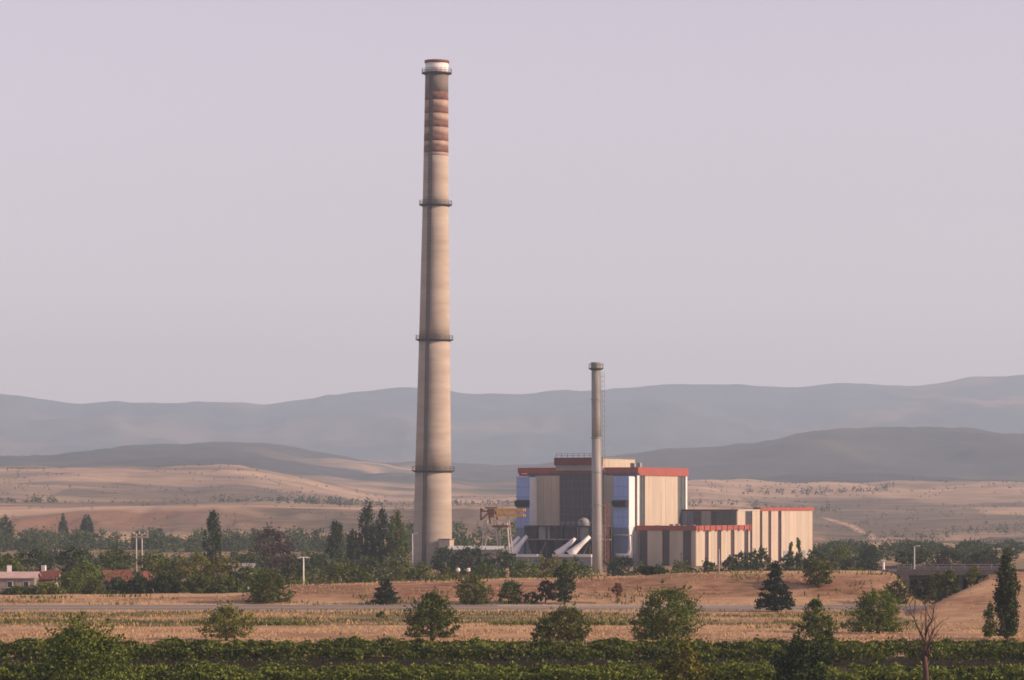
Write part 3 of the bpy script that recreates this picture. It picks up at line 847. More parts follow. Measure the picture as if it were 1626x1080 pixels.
# turbine hall behind it
tuR = uR - 0.9
tv0 = solve_v(1170, tuR)
tv1 = solve_v(1291, tuR)
th = bempty('turbine_hall', 'long sunlit beige turbine hall with narrow dark window slits and thin red edge', 'power station', 0.6, tv0)
zt0, zt1 = bz(811.5, tuR, tv0+8), bz(806, tuR, tv0+8)
B('wall', th, -2.0, tuR, tv0, tv1, -0.5, zt0, M['panel_grey'])
B('roof', th, -1.8, tuR-0.2, tv0+0.2, tv1-0.2, zt0, zt0+0.35, M['roof_grey'])
W = lambda px: solve_v(px, tuR)
B('roof_edge', th, tuR-0.4, tuR+0.3, W(1206), tv1+0.2, zt0, zt1, M['red_trim'])
B('roof_edge', th, -2.1, tuR-0.402, tv1-0.3, tv1+0.199, zt0+0.003, zt1-0.002, M['red_trim'])
B('roof_cap', th, -2.1, tuR+0.2, tv0-0.15, tv0+0.4, zt0, zt0+0.45, M['dark_red'])
B('roof_cap', th, tuR-0.3, tuR+0.2, tv0+0.402, W(1206)-0.01, zt0, zt0+0.449, M['panel'])
tf = Facade(th, 'front', tv0)
TU = lambda px: solve_u(px, tv0)
zlow = zl0+0.6
tf.window(TU(1092), TU(1101), zlow, zt0-0.02, 2, 3, M['blue_grey'], M['mullion'])
tf.window(TU(1101.5), TU(1113), zlow, zt0-0.02, 2, 3, M['glass'], M['mullion'])
tf.panels(TU(1114), TU(1129), zlow, zt0-0.02, M['panel_grey'])
tf.window(TU(1130), TU(1139), zlow, zt0-0.02, 1, 2, M['glass'], M['mullion'])
tf.window(TU(1140), TU(1168.5), zlow, zt0-0.02, 3, 2, M['glass_green'], M['mullion'])
tr_ = Facade(th, 'right', tuR)
for a, b_ in ((1183.5, 1193.5), (1206.5, 1208.5), (1220, 1223.5), (1235.5, 1239)):
    tr_.window(W(a), W(b_), 0.2, zt0-0.02, 1, 8, M['glass'], M['dark_red'])
for a, b_ in ((1170.2, 1183), (1194, 1206), (1209, 1219.5), (1224, 1235), (1239.5, 1290.5)):
    tr_.panels(W(a), W(b_), 0, zt0-0.02, M['panel'], 3.2)

for a, b_ in ((1243, 1251), (1272, 1278)):
    tr_.box('door', W(a), W(b_), 0.14, 0.2, 0, 3.4, M['steel_grey'])
for a in (1208.9, 1239.3, 1289.8):
    vv = W(a)-th['_v']
    MB().tube([(tuR-th['_u']+0.24, vv, 0), (tuR-th['_u']+0.24, vv, zt0)], [0.10, 0.10], 8).build('downpipe', M['steel_grey'], th)
# filter plant in front of the boiler house: steel frame, hoppers, white sloping ducts
fp = bempty('filter_plant', 'dark steel filter plant with white sloping ducts at the foot of the boiler house', 'filter plant', solve_u(890, -12), -12)
fu = lambda px, v=-12: solve_u(px, v)
f0, f1 = fu(832), fu(955)
zf = bz(832, fu(890), -12)
B('rear_wall', fp, f0+0.4, f1, -6.0, -5.7, 0, zf-0.8, M['steel_dark'])
B('deck', fp, f0, f1, -12.2, -5.6, zf-0.8, zf-0.45, M['steel_dark'])
B('deck', fp, f0, f1, -12.1, -6.02, zf*0.62, zf*0.62+0.25, M['steel_grey'])
n = 8
for i in range(n):
    u_ = f0+0.3+(f1-f0-0.6)*i/(n-1)
    B('column', fp, u_-0.17, u_+0.17, -12.1, -11.76, 0, zf-0.81, M['steel_dark'])
    if i < n-1:
        u2 = f0+0.3+(f1-f0-0.6)*(i+1)/(n-1)
        bb = MB()
        bb.bar((u_-fp['_u'], -11.93-fp['_v'], 0.3), (u2-fp['_u'], -11.93-fp['_v'], zf*0.6), 0.14)
        if i % 2: bb.build('brace', M['steel_grey'], fp)
for i in range(6):
    u_ = f0+2.0+(f1-f0-4)*i/5
    hb = MB()
    w = 1.5
    a, b_ = zf*0.62-0.01, 1.6
    hb.poly([(u_-w,-11,a),(u_+w,-11,a),(u_+w,-8,a),(u_-w,-8,a),(u_-0.3,-9.8,b_),(u_+0.3,-9.8,b_),(u_+0.3,-9.2,b_),(u_-0.3,-9.2,b_)],
            [(0,1,2,3),(7,6,5,4),(1,0,4,5),(2,1,5,6),(3,2,6,7),(0,3,7,4)])
    o = hb.build('hopper', M['steel_dark'], fp); o.location = (-fp['_u'], -fp['_v'], 0)
    B('filter_box', fp, u_-1.7, u_+1.7, -11.4, -7.6, zf*0.62+0.26, zf-0.82, M['steel_grey'] if i in (1, 4) else M['steel_dark'])
rl = MB()
for i in range(15):
    u_ = f0+(f1-f0)*i/14
    rl.bar((u_-fp['_u'], -12.1-fp['_v'], zf-0.45), (u_-fp['_u'], -12.1-fp['_v'], zf+0.6), 0.07)
for h in (0.1, 0.6): rl.bar((f0-fp['_u'], -12.1-fp['_v'], zf+h), (f1-fp['_u'], -12.1-fp['_v'], zf+h), 0.07)
rl.build('railing', M['steel_grey'], fp)
# four sloping ducts: they climb to the right and widen at the foot
for (pa, pb, ya, yb) in ((806, 822, 879, 853), (817, 834, 881, 851), (889, 911, 881, 855), (909, 934, 881, 852)):
    v_ = -14.0
    p0 = (fu(pa, v_)-fp['_u'], v_-fp['_v']-1.6, bz(ya, fu(pa, v_), v_))
    p1 = (fu(pb, v_)-fp['_u'], v_-fp['_v']+1.0, bz(yb, fu(pb, v_), v_))
    MB().tube([p0, tuple(p0[i]*0.78+p1[i]*0.22 for i in range(3)), tuple(p0[i]*0.4+p1[i]*0.6 for i in range(3)), p1], [1.35, 1.0, 0.62, 0.5], 14).build('sloping_duct', M['white_metal'], fp, True)
for pa, pb in ((818, 856), (880, 942)):
    a, b_ = fu(pa, -16.2), fu(pb, -16.2)
    zz = bz(880, a, -16.2)
    B('plinth', fp, a, b_, -17.4, -15.0, zz-0.7, zz, M['white_paint'])
    B('plinth_wall', fp, a+0.2, b_-0.2, -17.0, -15.2, -0.5, zz-0.702, M['steel_grey'])
tk = MB()
prof = [(1.5*math.cos(t), 1.5*math.sin(t)*0.85) for t in np.linspace(0, math.pi/2-0.06, 7)]
tk.lathe([(1.5, -1.6)] + prof, 24)
tko = tk.build('domed_tank', M['steel_grey'], fp, True)
tko.location = (fu(927, -10)-fp['_u'], -10-fp['_v'], zf+0.4)
MB().lathe([(0.42, 0), (0.42, 0.25)], 14).build('manhole', M['black'], tko).location = (0.0, -1.4, 0.25)
tko.data.update()
# white pipe that comes down the duct tower and turns along the ground
v_ = -6.5
pp = [(solve_u(1000, v_), v_, bz(834, 0, v_)), (solve_u(1000, v_), v_, bz(872, 0, v_)), (solve_u(998.5, v_), v_, bz(879, 0, v_)), (solve_u(994, v_), v_, bz(881.5, 0, v_)), (solve_u(978, v_), v_, bz(881.5, 0, v_))]
pp = [(p[0]-fp['_u'], p[1]-fp['_v'], p[2]) for p in pp]
MB().tube(pp, [0.42]*5, 12).build('white_pipe', M['white_metal'], fp, True)
za = bz(850, 0, v_)
MB().tube([(solve_u(962, v_)-fp['_u'], v_-fp['_v'], za), (solve_u(1004, v_)-fp['_u'], v_-fp['_v'], za)], [0.22]*2, 10).build('cross_pipe', M['steel_grey'], fp, True)
for o in ('_u', '_v'):
    for e in (bh, lh, th, fp): del e[o]

# yellow gantry crane left of the station
DG = 885.0
gx = xat(800, DG); gg = g(gx, DG)
gc = empty('gantry_crane', (gx, DG, gg), -0.25, 'yellow gantry crane on pale trestle legs between tall chimney and boiler house', 'crane')
SG = DG/F
def lx(px): return (px-800)*SG/math.cos(0.25)
def lz(py): return zat(py, DG)-gg
for y_, nm in ((-0.9, 'girder'), (0.9, 'girder')):
    gm = MB()
    for a, b_ in ((807.5, 812), (816.5, 820.5)):
        gm.box(lx(788), lx(833), y_-0.22, y_+0.22, lz(b_), lz(a))
    for i in range(9):
        p, q = lx(789+i*4.8), lx(789+(i+1)*4.8)
        gm.bar((p, y_, lz(819.5 if i % 2 else 811)), (q, y_, lz(811 if i % 2 else 819.5)), 0.12)
    gm.build(nm, M['yellow'], gc)
cbm = MB()
cbm.box(lx(775), lx(786), -1.0, 1.0, lz(817), lz(808))
cbm.box(lx(777), lx(783), -1.2, 1.2, lz(822), lz(816.9))
cbm.build('winch_house', M['rust'], gc)
tb = MB()
for a, b_ in (((763.5, 807), (763.5, 826)), ((763.5, 812), (776, 812)), ((763.5, 826), (775, 815)), ((786, 809), (790, 826)), ((777, 822), (779, 832)), ((763.5, 807.5), (768, 811)), ((770, 806.5), (789, 806.5))):
    tb.bar((lx(a[0]), 0, lz(a[1])), (lx(b_[0]), 0, lz(b_[1])), 0.35)
tb.build('trolley_frame', M['rust'], gc)
for a, b_, y_ in ((772, 764, -1.1), (786, 799, -1.1), (772, 764, 1.1), (786, 799, 1.1), (806, 814, -1.1), (806, 814, 1.1)):
    MB().bar((lx(a), y_, lz(826 if a != 806 else 821)), (lx(b_), y_*1.7, -0.2), 0.32).build('leg', M['wood_pole'], gc)
bm = MB()
for z_ in (835, 850):
    for y_ in (-1.3, 1.3): bm.bar((lx(768), y_, lz(z_)), (lx(812), y_, lz(z_)), 0.2)
for y_ in (-1.3, 1.3):
    bm.bar((lx(769), y_, lz(835)), (lx(790), y_*1.2, lz(858)), 0.14); bm.bar((lx(789), y_, lz(835)), (lx(768), y_*1.2, lz(858)), 0.14)
bm.build('cross_brace', M['wood_pole'], gc)
MB().box(lx(784), lx(809), -1.5, 1.5, lz(837.5), lz(834)).build('walkway', M['rust'], gc)

# long low pale shed behind the bushes at the chimney foot
sx = xat(765, 860); sg = g(sx, 860)
sh = empty('low_shed', (sx, 860, sg), -0.1, 'long low shed with pale grey roof between the tall chimney and the gantry', 'shed')
w, h = 52*860/F, zat(873, 860)-sg
MB().box(-w, w*0.62, -2.5, 2.5, -0.3, h).build('wall', M['house_wall'], sh)
MB().poly([(-w-0.3,-2.9,h+0.002),(w*0.62+0.3,-2.9,h+0.002),(w*0.62+0.3,2.9,h+0.8),(-w-0.3,2.9,h+0.8),(-w-0.3,-2.9,h+0.15),(w*0.62+0.3,-2.9,h+0.15),(w*0.62+0.3,2.9,h+0.95),(-w-0.3,2.9,h+0.95)],
          [(3,2,1,0),(4,5,6,7),(0,1,5,4),(1,2,6,5),(2,3,7,6),(3,0,4,7)]).build('roof', M['galv'], sh)

# ------------------------------------------------------------------ farm buildings at the left
def gable(name, px0, px1, d, y_eave, y_ridge, depth, wall, roof, label, rz=0.0, cat='house', chim=None, windows=2):
    x0, x1 = xat(px0, d), xat(px1, d)
    cx = (x0+x1)/2; gz_ = g(cx, d)
    e = empty(name, (cx, d, gz_), rz, label, cat)
    w, he, hr = (x1-x0)/2, zat(y_eave, d)-gz_, zat(y_ridge, d)-gz_
    MB().box(-w, w, -depth/2, depth/2, -0.4, he).build('wall', wall, e)
    MB().poly([(-w,-depth/2,he),(-w,depth/2,he),(-w,0,hr-0.15),(-w+0.2,-depth/2,he),(-w+0.2,depth/2,he),(-w+0.2,0,hr-0.15)], [(0,2,1),(3,4,5),(0,3,5,2),(1,2,5,4)]).build('gable_wall', wall, e)
    MB().poly([(w,-depth/2,he),(w,depth/2,he),(w,0,hr-0.15),(w-0.2,-depth/2,he),(w-0.2,depth/2,he),(w-0.2,0,hr-0.15)], [(0,1,2),(3,5,4),(0,2,5,3),(1,4,5,2)]).build('gable_wall', wall, e)
    for s in (-1, 1):
        o, t = 0.4, 0.14
        y0 = s*(depth/2+o); z0 = he-(hr-he)*o/(depth/2)
        MB().poly([(-w-o,y0,z0),(w+o,y0,z0),(w+o,s*0.001,hr),(-w-o,s*0.001,hr),(-w-o,y0,z0+t),(w+o,y0,z0+t),(w+o,s*0.001,hr+t),(-w-o,s*0.001,hr+t)],
                  [(3,2,1,0),(4,5,6,7),(0,1,5,4),(1,2,6,5),(2,3,7,6),(3,0,4,7)]).build('roof_slope', roof, e)
    if chim:
        cxp, cyt = chim
        MB().box(cxp*w-0.35, cxp*w+0.35, -0.36, 0.34, hr-0.8, hr+cyt).build('chimney', M['white_paint'], e)
    for i in range(windows):
        xx = -w + (i+0.5)*2*w/windows
        wf = MB().box(xx-0.5, xx+0.5, -depth/2-0.04, -depth/2+0.05, he*0.4, he*0.8).build('window', M['white_paint'], e)
        MB().box(xx-0.4, xx+0.4, -depth/2-0.06, -depth/2-0.042, he*0.43, he*0.77).build('pane', M['glass'], wf)
    return e
gable('long_barn', -70, 58, 585, 917, 909, 9, M['house_wall'], M['pink_roof'], 'long low barn with pale pinkish roof and white chimney at the left edge', 0.05, 'barn', (0.32, 1.2), 5)
gable('farm_house', 62, 94, 592, 919, 907, 6, M['house_wall'], M['red_roof'], 'small farmhouse with dark red roof next to the long pale barn', -0.15, 'house', (-0.55, 1.0), 2)
gable('cottage', 166, 204, 600, 921, 906, 6, M['house_wall'], M['red_roof'], 'red roofed cottage standing alone half hidden between dark shrubs', 0.25, 'house', None, 2)
gable('hut', 222, 236, 602, 920, 908, 3.5, M['panel'], M['red_roof'], 'tiny hut with reddish roof just beside the dark round bushes', 0.9, 'hut', None, 1)
gable('white_shed', 366, 402, 640, 899, 895.5, 5, M['white_paint'], M['panel_grey'], 'little white flat shed above the yellow green bushes', 0.05, 'shed', None, 2)

# poles, lamps, posts
def pole(name, px, ytop, d, m, r, label, cat, group=None):
    x = xat(px, d); z0 = g(x, d)
    e = empty(name, (x, d, z0), 0, label, cat, group)
    h = zat(ytop, d) - z0
    MB().tube([(0,0,-0.4), (0,0,h)], [r, r*0.7], 10).build('shaft', m, e, True)
    return e, h
e, h = pole('street_lamp', 482, 885, 560, M['white_paint'], 0.14, 'white street lamp with short double arm on the pale bank', 'lamp')
MB().bar((-0.75,0,h), (0.75,0,h+0.02), 0.14).build('arm', M['white_paint'], e)
for s in (-1, 1): MB().box(s*0.75-0.3, s*0.75+0.3, -0.14, 0.14, h-0.16, h-0.02).build('lamp_head', M['galv'], e)
e, h = pole('street_lamp', 655, 848, 860, M['galv'], 0.16, 'thin pale lamp post close to the left foot of the tall chimney', 'lamp')
MB().bar((0,0,h), (0.9,0,h+0.25), 0.12).build('arm', M['galv'], e)
MB().box(0.7, 1.4, -0.15, 0.15, h+0.18, h+0.32).build('lamp_head', M['galv'], e)
e, h = pole('street_lamp', 1452, 868, 545, M['galv'], 0.12, 'pale lamp post standing above the grey bridge deck', 'lamp')
MB().bar((0,0,h), (0.5,0,h+0.12), 0.1).build('arm', M['galv'], e)
MB().box(0.35, 0.95, -0.12, 0.12, h+0.07, h+0.18).build('lamp_head', M['galv'], e)
e, h = pole('marker_post', 1142, 872, 528, M['wood_pole'], 0.11, 'slim reddish grey post on the bank before the front hall', 'post')
MB().box(-0.16, 0.16, -0.06, 0.06, h-0.6, h-0.1).build('plate', M['pink_paint'], e)
e, h = pole('gate_post', 1403, 891, 540, M['white_paint'], 0.24, 'short white post with flat cap on the bank near the bridge', 'post')
MB().box(-0.38, 0.38, -0.38, 0.38, h, h+0.18).build('cap', M['white_paint'], e)
for i, px in enumerate((727.5, 744)):
    e, h = pole('ball_lamp', px, 905, 548, M['rust'], 0.07, ('left' if i == 0 else 'right') + ' one of two low lamps with white ball heads below the chimney', 'lamp', 'white ball lamps on the bank')
    MB().lathe([(0.34*math.sin(t), h-0.34*math.cos(t)) for t in np.linspace(0.15, math.pi-0.05, 8)], 14).build('ball', M['white_paint'], e, True)
x = xat(221, 660); z0 = g(x, 660)
e = empty('power_pylon', (x, 660, z0), 0.0, 'pale twin legged power pole with a crossarm over the trees', 'pylon')
h = zat(848, 660)-z0
for s in (-0.55, 0.55):
    MB().tube([(s,0,-0.4), (s,0,h)], [0.16, 0.12], 10).build('leg', M['wood_pole'], e, True)
MB().box(-1.2, 1.75, -0.12, 0.12, h-0.75, h-0.4).build('crossarm', M['pink_paint'], e)
MB().box(-1.15, 1.7, -0.08, 0.08, h-0.12, h+0.04).build('crossarm', M['wood_pole'], e)
MB().bar((1.65,0,h-0.8), (1.65,0,h+0.75), 0.22).build('upright', M['wood_pole'], e)
for s in (-1.05, 0, 1.1):
    MB().lathe([(0.05,h+0.04),(0.13,h+0.12),(0.05,h+0.2),(0.12,h+0.28),(0.04,h+0.36)], 10).build('insulator', M['white_paint'], e, True).location.x = s

# ------------------------------------------------------------------ bridge over the side road
DBR = 520.0
bx = xat(1480, DBR); bgz = 0.0
br = empty('bridge', (bx, DBR, bgz), 0.0, 'grey concrete bridge whose deck spans a dark underpass beside the tan ramp', 'bridge')
def bxl(px): return xat(px, DBR)-bx
zd1, zd0, zu = zat(905, DBR), zat(913, DBR), zat(920, DBR)
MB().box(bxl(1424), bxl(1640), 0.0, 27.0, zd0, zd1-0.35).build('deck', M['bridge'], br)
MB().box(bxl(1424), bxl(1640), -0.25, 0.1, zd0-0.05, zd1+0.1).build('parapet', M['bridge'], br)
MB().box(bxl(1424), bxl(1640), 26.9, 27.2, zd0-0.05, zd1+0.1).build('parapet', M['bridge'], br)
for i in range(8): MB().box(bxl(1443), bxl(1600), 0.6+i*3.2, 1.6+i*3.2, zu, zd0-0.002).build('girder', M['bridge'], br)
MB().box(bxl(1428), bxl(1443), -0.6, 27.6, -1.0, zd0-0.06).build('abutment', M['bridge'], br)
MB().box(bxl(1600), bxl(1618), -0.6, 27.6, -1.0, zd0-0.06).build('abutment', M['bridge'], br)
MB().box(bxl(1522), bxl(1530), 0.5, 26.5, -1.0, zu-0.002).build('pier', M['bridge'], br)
rl = MB()
for i in range(11):
    xx = bxl(1426)+(bxl(1638)-bxl(1426))*i/10
    rl.bar((xx, -0.1, zd1+0.09), (xx, -0.1, zd1+0.85), 0.07)
for hh_ in (0.45, 0.85): rl.bar((bxl(1426), -0.1, zd1+hh_), (bxl(1638), -0.1, zd1+hh_), 0.06)
rl.build('railing', M['steel_grey'], br)

# ------------------------------------------------------------------ trees and shrubs
def profile(kind, s):
    s = np.clip(s, 0, 1)
    if kind == 'round': return np.sqrt(np.clip(1-((s-0.44)/0.565)**2, 0, 1))**0.9
    if kind == 'dome': return np.sqrt(np.clip(1-((s-0.22)/0.79)**2, 0, 1))
    if kind == 'bush': return np.clip(1-(np.abs(s-0.30)/0.72)**2.2, 0, 1)**0.7
    if kind == 'cone': return np.clip(1-s, 0, 1)**0.85*np.clip(s/0.10+0.45, 0, 1)
    if kind == 'egg': return np.clip(1-(np.abs(s-0.34)/0.665)**2, 0, 1)**0.75
    if kind == 'poplar': return np.clip(np.sin(np.pi*np.clip(s*0.86+0.12, 0, 1)), 0, 1)**0.6*(1.05-0.42*s)
    if kind == 'umbrella': return np.sqrt(np.clip(1-((s-0.5)/0.5)**2, 0, 1))
    return np.ones_like(s)

def leaf_quads(P, size, rng, up=0.25):
    n = len(P)
    nrm = rng.normal(size=(n, 3)); nrm[:, 2] += up
    nrm /= np.linalg.norm(nrm, axis=1, keepdims=True)+1e-9
    a = np.cross(nrm, rng.normal(size=(n, 3))); a /= np.linalg.norm(a, axis=1, keepdims=True)+1e-9
    b = np.cross(nrm, a)
    sz = size*rng.uniform(0.6, 1.4, (n, 1))
    V = np.stack([P-a*sz*0.62, P-b*sz*0.36+a*sz*0.05, P+a*sz*0.62, P+b*sz*0.36+a*sz*0.05], 1).reshape(-1, 3)
    Q = np.arange(4*n).reshape(n, 4)
    return V, Q

def crown_points(kind, w, h, n, rng, nclump, seed, spread=0.20, gap=0.30):
    """leaves in clumps that sit through the crown's volume, mostly towards its outside; gaps between them"""
    s = rng.uniform(0.0, 1, nclump*4)
    keep = rng.uniform(0, 1, nclump*4) < (profile(kind, s)+0.12)
    s = s[keep][:nclump]
    k = len(s)
    ang = rng.uniform(0, 2*np.pi, k)
    lob = 1 + 0.36*(vnoise(ang*1.6+seed, s*4+seed, seed)-0.5)*2 + rng.normal(0, 0.07, k)
    rr = np.sqrt(rng.uniform(0.06, 1, k))*profile(kind, s)*lob
    C = np.stack([rr*np.cos(ang)*w/2, rr*np.sin(ang)*w/2, s*h], -1)
    rad = spread*rng.uniform(0.35, 1.35, k)*(0.5*w if kind != 'poplar' else 0.7*w)
    tone = rng.uniform(0.0, 1, k)
    ci = rng.integers(0, k, n)
    ci0 = ci
    off = rng.normal(size=(n, 3)); off /= np.linalg.norm(off, axis=1, keepdims=True)
    off *= (rng.uniform(0, 1, (n, 1))**0.5)*rad[ci, None]
    off[:, 2] *= 0.8
    if kind in ('poplar',): off[:, 2] *= 2.4
    if kind == 'cone': off[:, 2] *= 0.5
    P = C[ci] + off
    if kind != 'cone' and k > 20:                       # shoots that stick out of the crown
        m = int(n*0.13); ns = 44
        hub = np.array([0, 0, 0.35*h])
        q = rng.integers(0, k, ns)
        dv = C[q] - hub; dv[:, 2] = np.abs(dv[:, 2])*0.8 + 0.12*h
        if kind == 'poplar': dv = dv*np.array([0.12, 0.12, 0]) + np.array([0, 0, 0.3*w])
        dv /= np.linalg.norm(dv, axis=1, keepdims=True)+1e-6
        ln = rng.uniform(0.08, 0.30, ns)*(0.5*w if kind != 'poplar' else 0.55*w)
        si = rng.integers(0, ns, m); a_ = rng.uniform(0, 1, m)
        P[:m] = C[q][si] + dv[si]*(a_*(ln+0.12*w)[si])[:, None] + rng.normal(0, 1, (m, 3))*(0.03*w*(1.15-a_))[:, None]
    P[:, 2] = np.maximum(P[:, 2], 0.02*h)
    t = np.clip(0.55*tone[ci] + 0.45*rng.uniform(0, 1, n), 0, 1)
    return P, t, C

def plant(name, px, ytop, wpx, d, kind, leaf, label, cat='tree', group=None, n=1800, trunk=0.12, leafsize=None, seed=None, nclump=None, dens=1.0, gap=0.3, x=None, yb=None):
    """a tree or shrub on the ground at column px, distance d, its tip at row ytop, wpx wide"""
    seed = seed if seed is not None else int(px*7 + ytop*3 + d) % 99991
    rng = np.random.default_rng(seed)
    x = xat(px, d); z0 = g(x, d)
    H = zat(ytop, d) - z0
    w = wpx*d/F
    e = empty(name, (x, d, z0-0.05), float(rng.uniform(0, 6.28)), label, cat, group)
    zb = H*trunk
    nclump = nclump or (70 if kind != 'poplar' else 90)
    P, t, C = crown_points(kind, w*0.98, (H-zb)*0.98, int(n*dens*1.7), rng, int(nclump*1.9), seed, 0.24)
    P[:, 2] += zb
    ls = leafsize or max(0.2, min(1.2, 4.4*d/F*0.62))
    V, Q = leaf_quads(P, ls, rng)
    np_mesh('crown', V, Q, LEAF[leaf], e, attrs={'tint': np.repeat(t, 4)})
    tb = MB()
    r0 = max(0.06, 0.018*H + 0.02*w)
    lean = rng.normal(0, 0.03, 2)*H
    tip = (lean[0], lean[1], zb+(H-zb)*(0.75 if kind in ('poplar', 'cone', 'egg') else 0.5))
    tb.tube([(0,0,-0.3), (lean[0]*0.3, lean[1]*0.3, tip[2]*0.4), tip], [r0*1.25, r0*0.85, r0*0.25], 7)
    order = rng.permutation(len(C))[:9]
    for k in order:
        c = C[k]; hh_ = zb*0.8 + (c[2])*0.45
        f_ = min(1, hh_/max(tip[2], 0.1))
        tb.tube([(lean[0]*f_, lean[1]*f_, hh_*0.9), ((c[0]+lean[0]*f_)*0.55, (c[1]+lean[1]*f_)*0.55, (hh_+c[2]+zb)*0.52), (c[0]*0.92, c[1]*0.92, c[2]+zb)], [r0*0.42, r0*0.26, r0*0.08], 5)
    tb.build('trunk', M['bark'], e, True)
    return e

# --- in the dry field and along the road
plant('small_tree', 360, 963, 80, 372, 'round', 'olive', 'small rounded olive tree standing alone in the dry field above the largest dark bush', n=2600, trunk=0.10, nclump=80)
plant('small_tree', 686, 940, 84, 368, 'egg', 'green', 'egg shaped green tree in front of the tall chimney at the vineyard edge', n=4200, trunk=0.10, nclump=110)
plant('small_tree', 900, 964, 72, 363, 'round', 'olive', 'round olive tree by the vineyard below the slim chimney', n=3600, trunk=0.08, nclump=90)
plant('bush', 862, 985, 38, 362, 'bush', 'green', 'low green shrub touching the left side of the round olive tree', 'shrub', n=900, trunk=0.05, nclump=30)
plant('broad_tree', 1058, 936, 108, 364, 'round', 'green', 'broad dense green tree at the vineyard edge, widest in the field', n=6500, trunk=0.06, nclump=150)
plant('small_tree', 1296, 952, 56, 368, 'egg', 'green', 'leaning green tree on the dry field between dark conifer and broad shrub', n=2600, trunk=0.10, nclump=70)
plant('bush', 1394, 938, 92, 392, 'bush', 'green', 'big loose dark green shrub at the foot of the tan ramp', 'shrub', n=5200, trunk=0.04, nclump=120)
plant('poplar_tree', 1598, 872, 44, 372, 'poplar', 'dark', 'tall dark columnar tree in front of the tan ramp', n=6500, trunk=0.03, nclump=150)
plant('bush', 1571, 958, 24, 376, 'poplar', 'green', 'slim green shrub on the tan ramp close to tall columnar tree', 'shrub', n=900, trunk=0.05, nclump=40)
plant('conifer', 1232, 890, 62, 472, 'cone', 'conifer', 'dark cone shaped conifer on the roadside before the bank', n=5200, trunk=0.03, nclump=120)
plant('small_tree', 1299, 886, 46, 512, 'round', 'olive', 'pale olive tree half way up the bank above the leaning tree', n=1700, trunk=0.12)
plant('bush', 1040, 899, 40, 528, 'round', 'dark', 'dark round shrub on the bank crest above the broad green tree', 'shrub', n=1700, trunk=0.05)
plant('columnar_tree', 896, 889, 36, 503, 'egg', 'dark', 'slim dark green tree rising just behind the round olive tree', n=2400, trunk=0.05)
plant('small_tree', 866, 922, 30, 504, 'round', 'purple', 'small purplish tree beside the slim dark green tree', n=800, trunk=0.2, nclump=40)
plant('bush', 811, 922, 40, 504, 'bush', 'green', 'green roadside shrub between the dense rounded bush and purplish tree', 'shrub', n=1300, trunk=0.05)
plant('bush', 845, 940, 26, 504, 'bush', 'dark', 'tiny dark shrub at the road under the purplish tree', 'shrub', n=500, trunk=0.05, nclump=25)
plant('bush', 751, 911, 56, 503, 'bush', 'olive', 'dense rounded olive bush on the roadside below the chimney', 'shrub', n=2600, trunk=0.03, nclump=90)
plant('conifer', 612, 918, 52, 503, 'cone', 'conifer', 'low spreading dark conifer on the far roadside', n=2000, trunk=0.05)
plant('bush', 424, 905, 66, 506, 'dome', 'green', 'rounded dark green bush at the roadside below the white lamp', 'shrub', n=3400, trunk=0.02, nclump=100)
plant('small_tree', 980, 925, 17, 504, 'egg', 'rusty', 'tiny rust coloured sapling on the red bank', n=420, trunk=0.38, nclump=22)
plant('bush', 606, 972, 20, 440, 'bush', 'olive', 'little olive tuft in the dry field below the spreading conifer', 'shrub', n=320, trunk=0.02, nclump=16)
plant('bush', 126, 994, 176, 257, 'dome', 'green', 'very large dark bush rising out of the vineyard', 'shrub', n=9500, trunk=0.02, nclump=190)
plant('bush', 1080, 1016, 74, 258, 'egg', 'yellow', 'yellowish green shrub standing in the near vine rows', 'shrub', n=2600, trunk=0.04, nclump=70)
plant('bush', 1270, 1012, 100, 258, 'bush', 'dark', 'dark ragged shrub among the near vine rows', 'shrub', n=4200, trunk=0.02, nclump=80)
plant('bush', 1310, 1000, 50, 318, 'bush', 'green', 'green shrub at the vineyard edge above the dark ragged shrub', 'shrub', n=1600, trunk=0.03, nclump=50)
for px, yt, w, lab in ((1486, 908, 40, 'olive shrub under the bridge deck at the ramp'), (1508, 903, 34, 'olive shrub on the ramp crest next to the bridge'), (1546, 900, 40, 'low scrub on the ramp crest left of the columnar tree')):
    plant('bush', px, yt, w, 488, 'bush', 'olive', lab, 'shrub', n=1100, trunk=0.02, nclump=45)
plant('bush', 1424, 925, 50, 503, 'bush', 'dark', 'dark bush at the bridge abutment', 'shrub', n=1300, trunk=0.02)

# dead tree
dx = xat(1470, 257); dz = g(dx, 257)
dt = empty('dead_tree', (dx, 257, dz), 0.3, 'leafless tree with bare reddish branches in the vineyard', 'tree')
tb = MB(); br_m = MB()
rngd = random.Random(12)
def limb(mb, p, d, L, r, depth):
    pts, rads = [p], [r]
    for i in range(3):
        d = (d + Vector((rngd.gauss(0, .16), rngd.gauss(0, .16), rngd.gauss(0.05, .08)))).normalized()
        p = p + d*L/3
        pts.append(p); rads.append(r*(1-0.22*(i+1)))
    mb.tube([tuple(q) for q in pts], rads, 6)
    if depth > 0:
        for k in range(rngd.choice((2, 3, 3))):
            q = pts[rngd.choice((1, 2, 3, 3))]
            nd = (d + Vector((rngd.gauss(0, .55), rngd.gauss(0, .55), rngd.gauss(0.12, .25)))).normalized()
            limb(br_m, q, nd, L*rngd.uniform(0.55, 0.8), r*0.45, depth-1)
HT = zat(952, 257)-dz
tb.tube([(0.10,0,-0.3), (0.0,0,HT*0.22), (-0.08,0.03,HT*0.45), (0.03,0,HT*0.72), (0.0,0.02,HT*0.98)], [0.34,0.25,0.17,0.09,0.02], 8)
for k in range(6):
    limb(br_m, Vector((-0.03,0,HT*(0.30+0.07*k))), Vector((math.cos(k*2.3)*0.6, math.sin(k*2.3)*0.6, 0.95)).normalized(), HT*0.26, 0.11, 3)
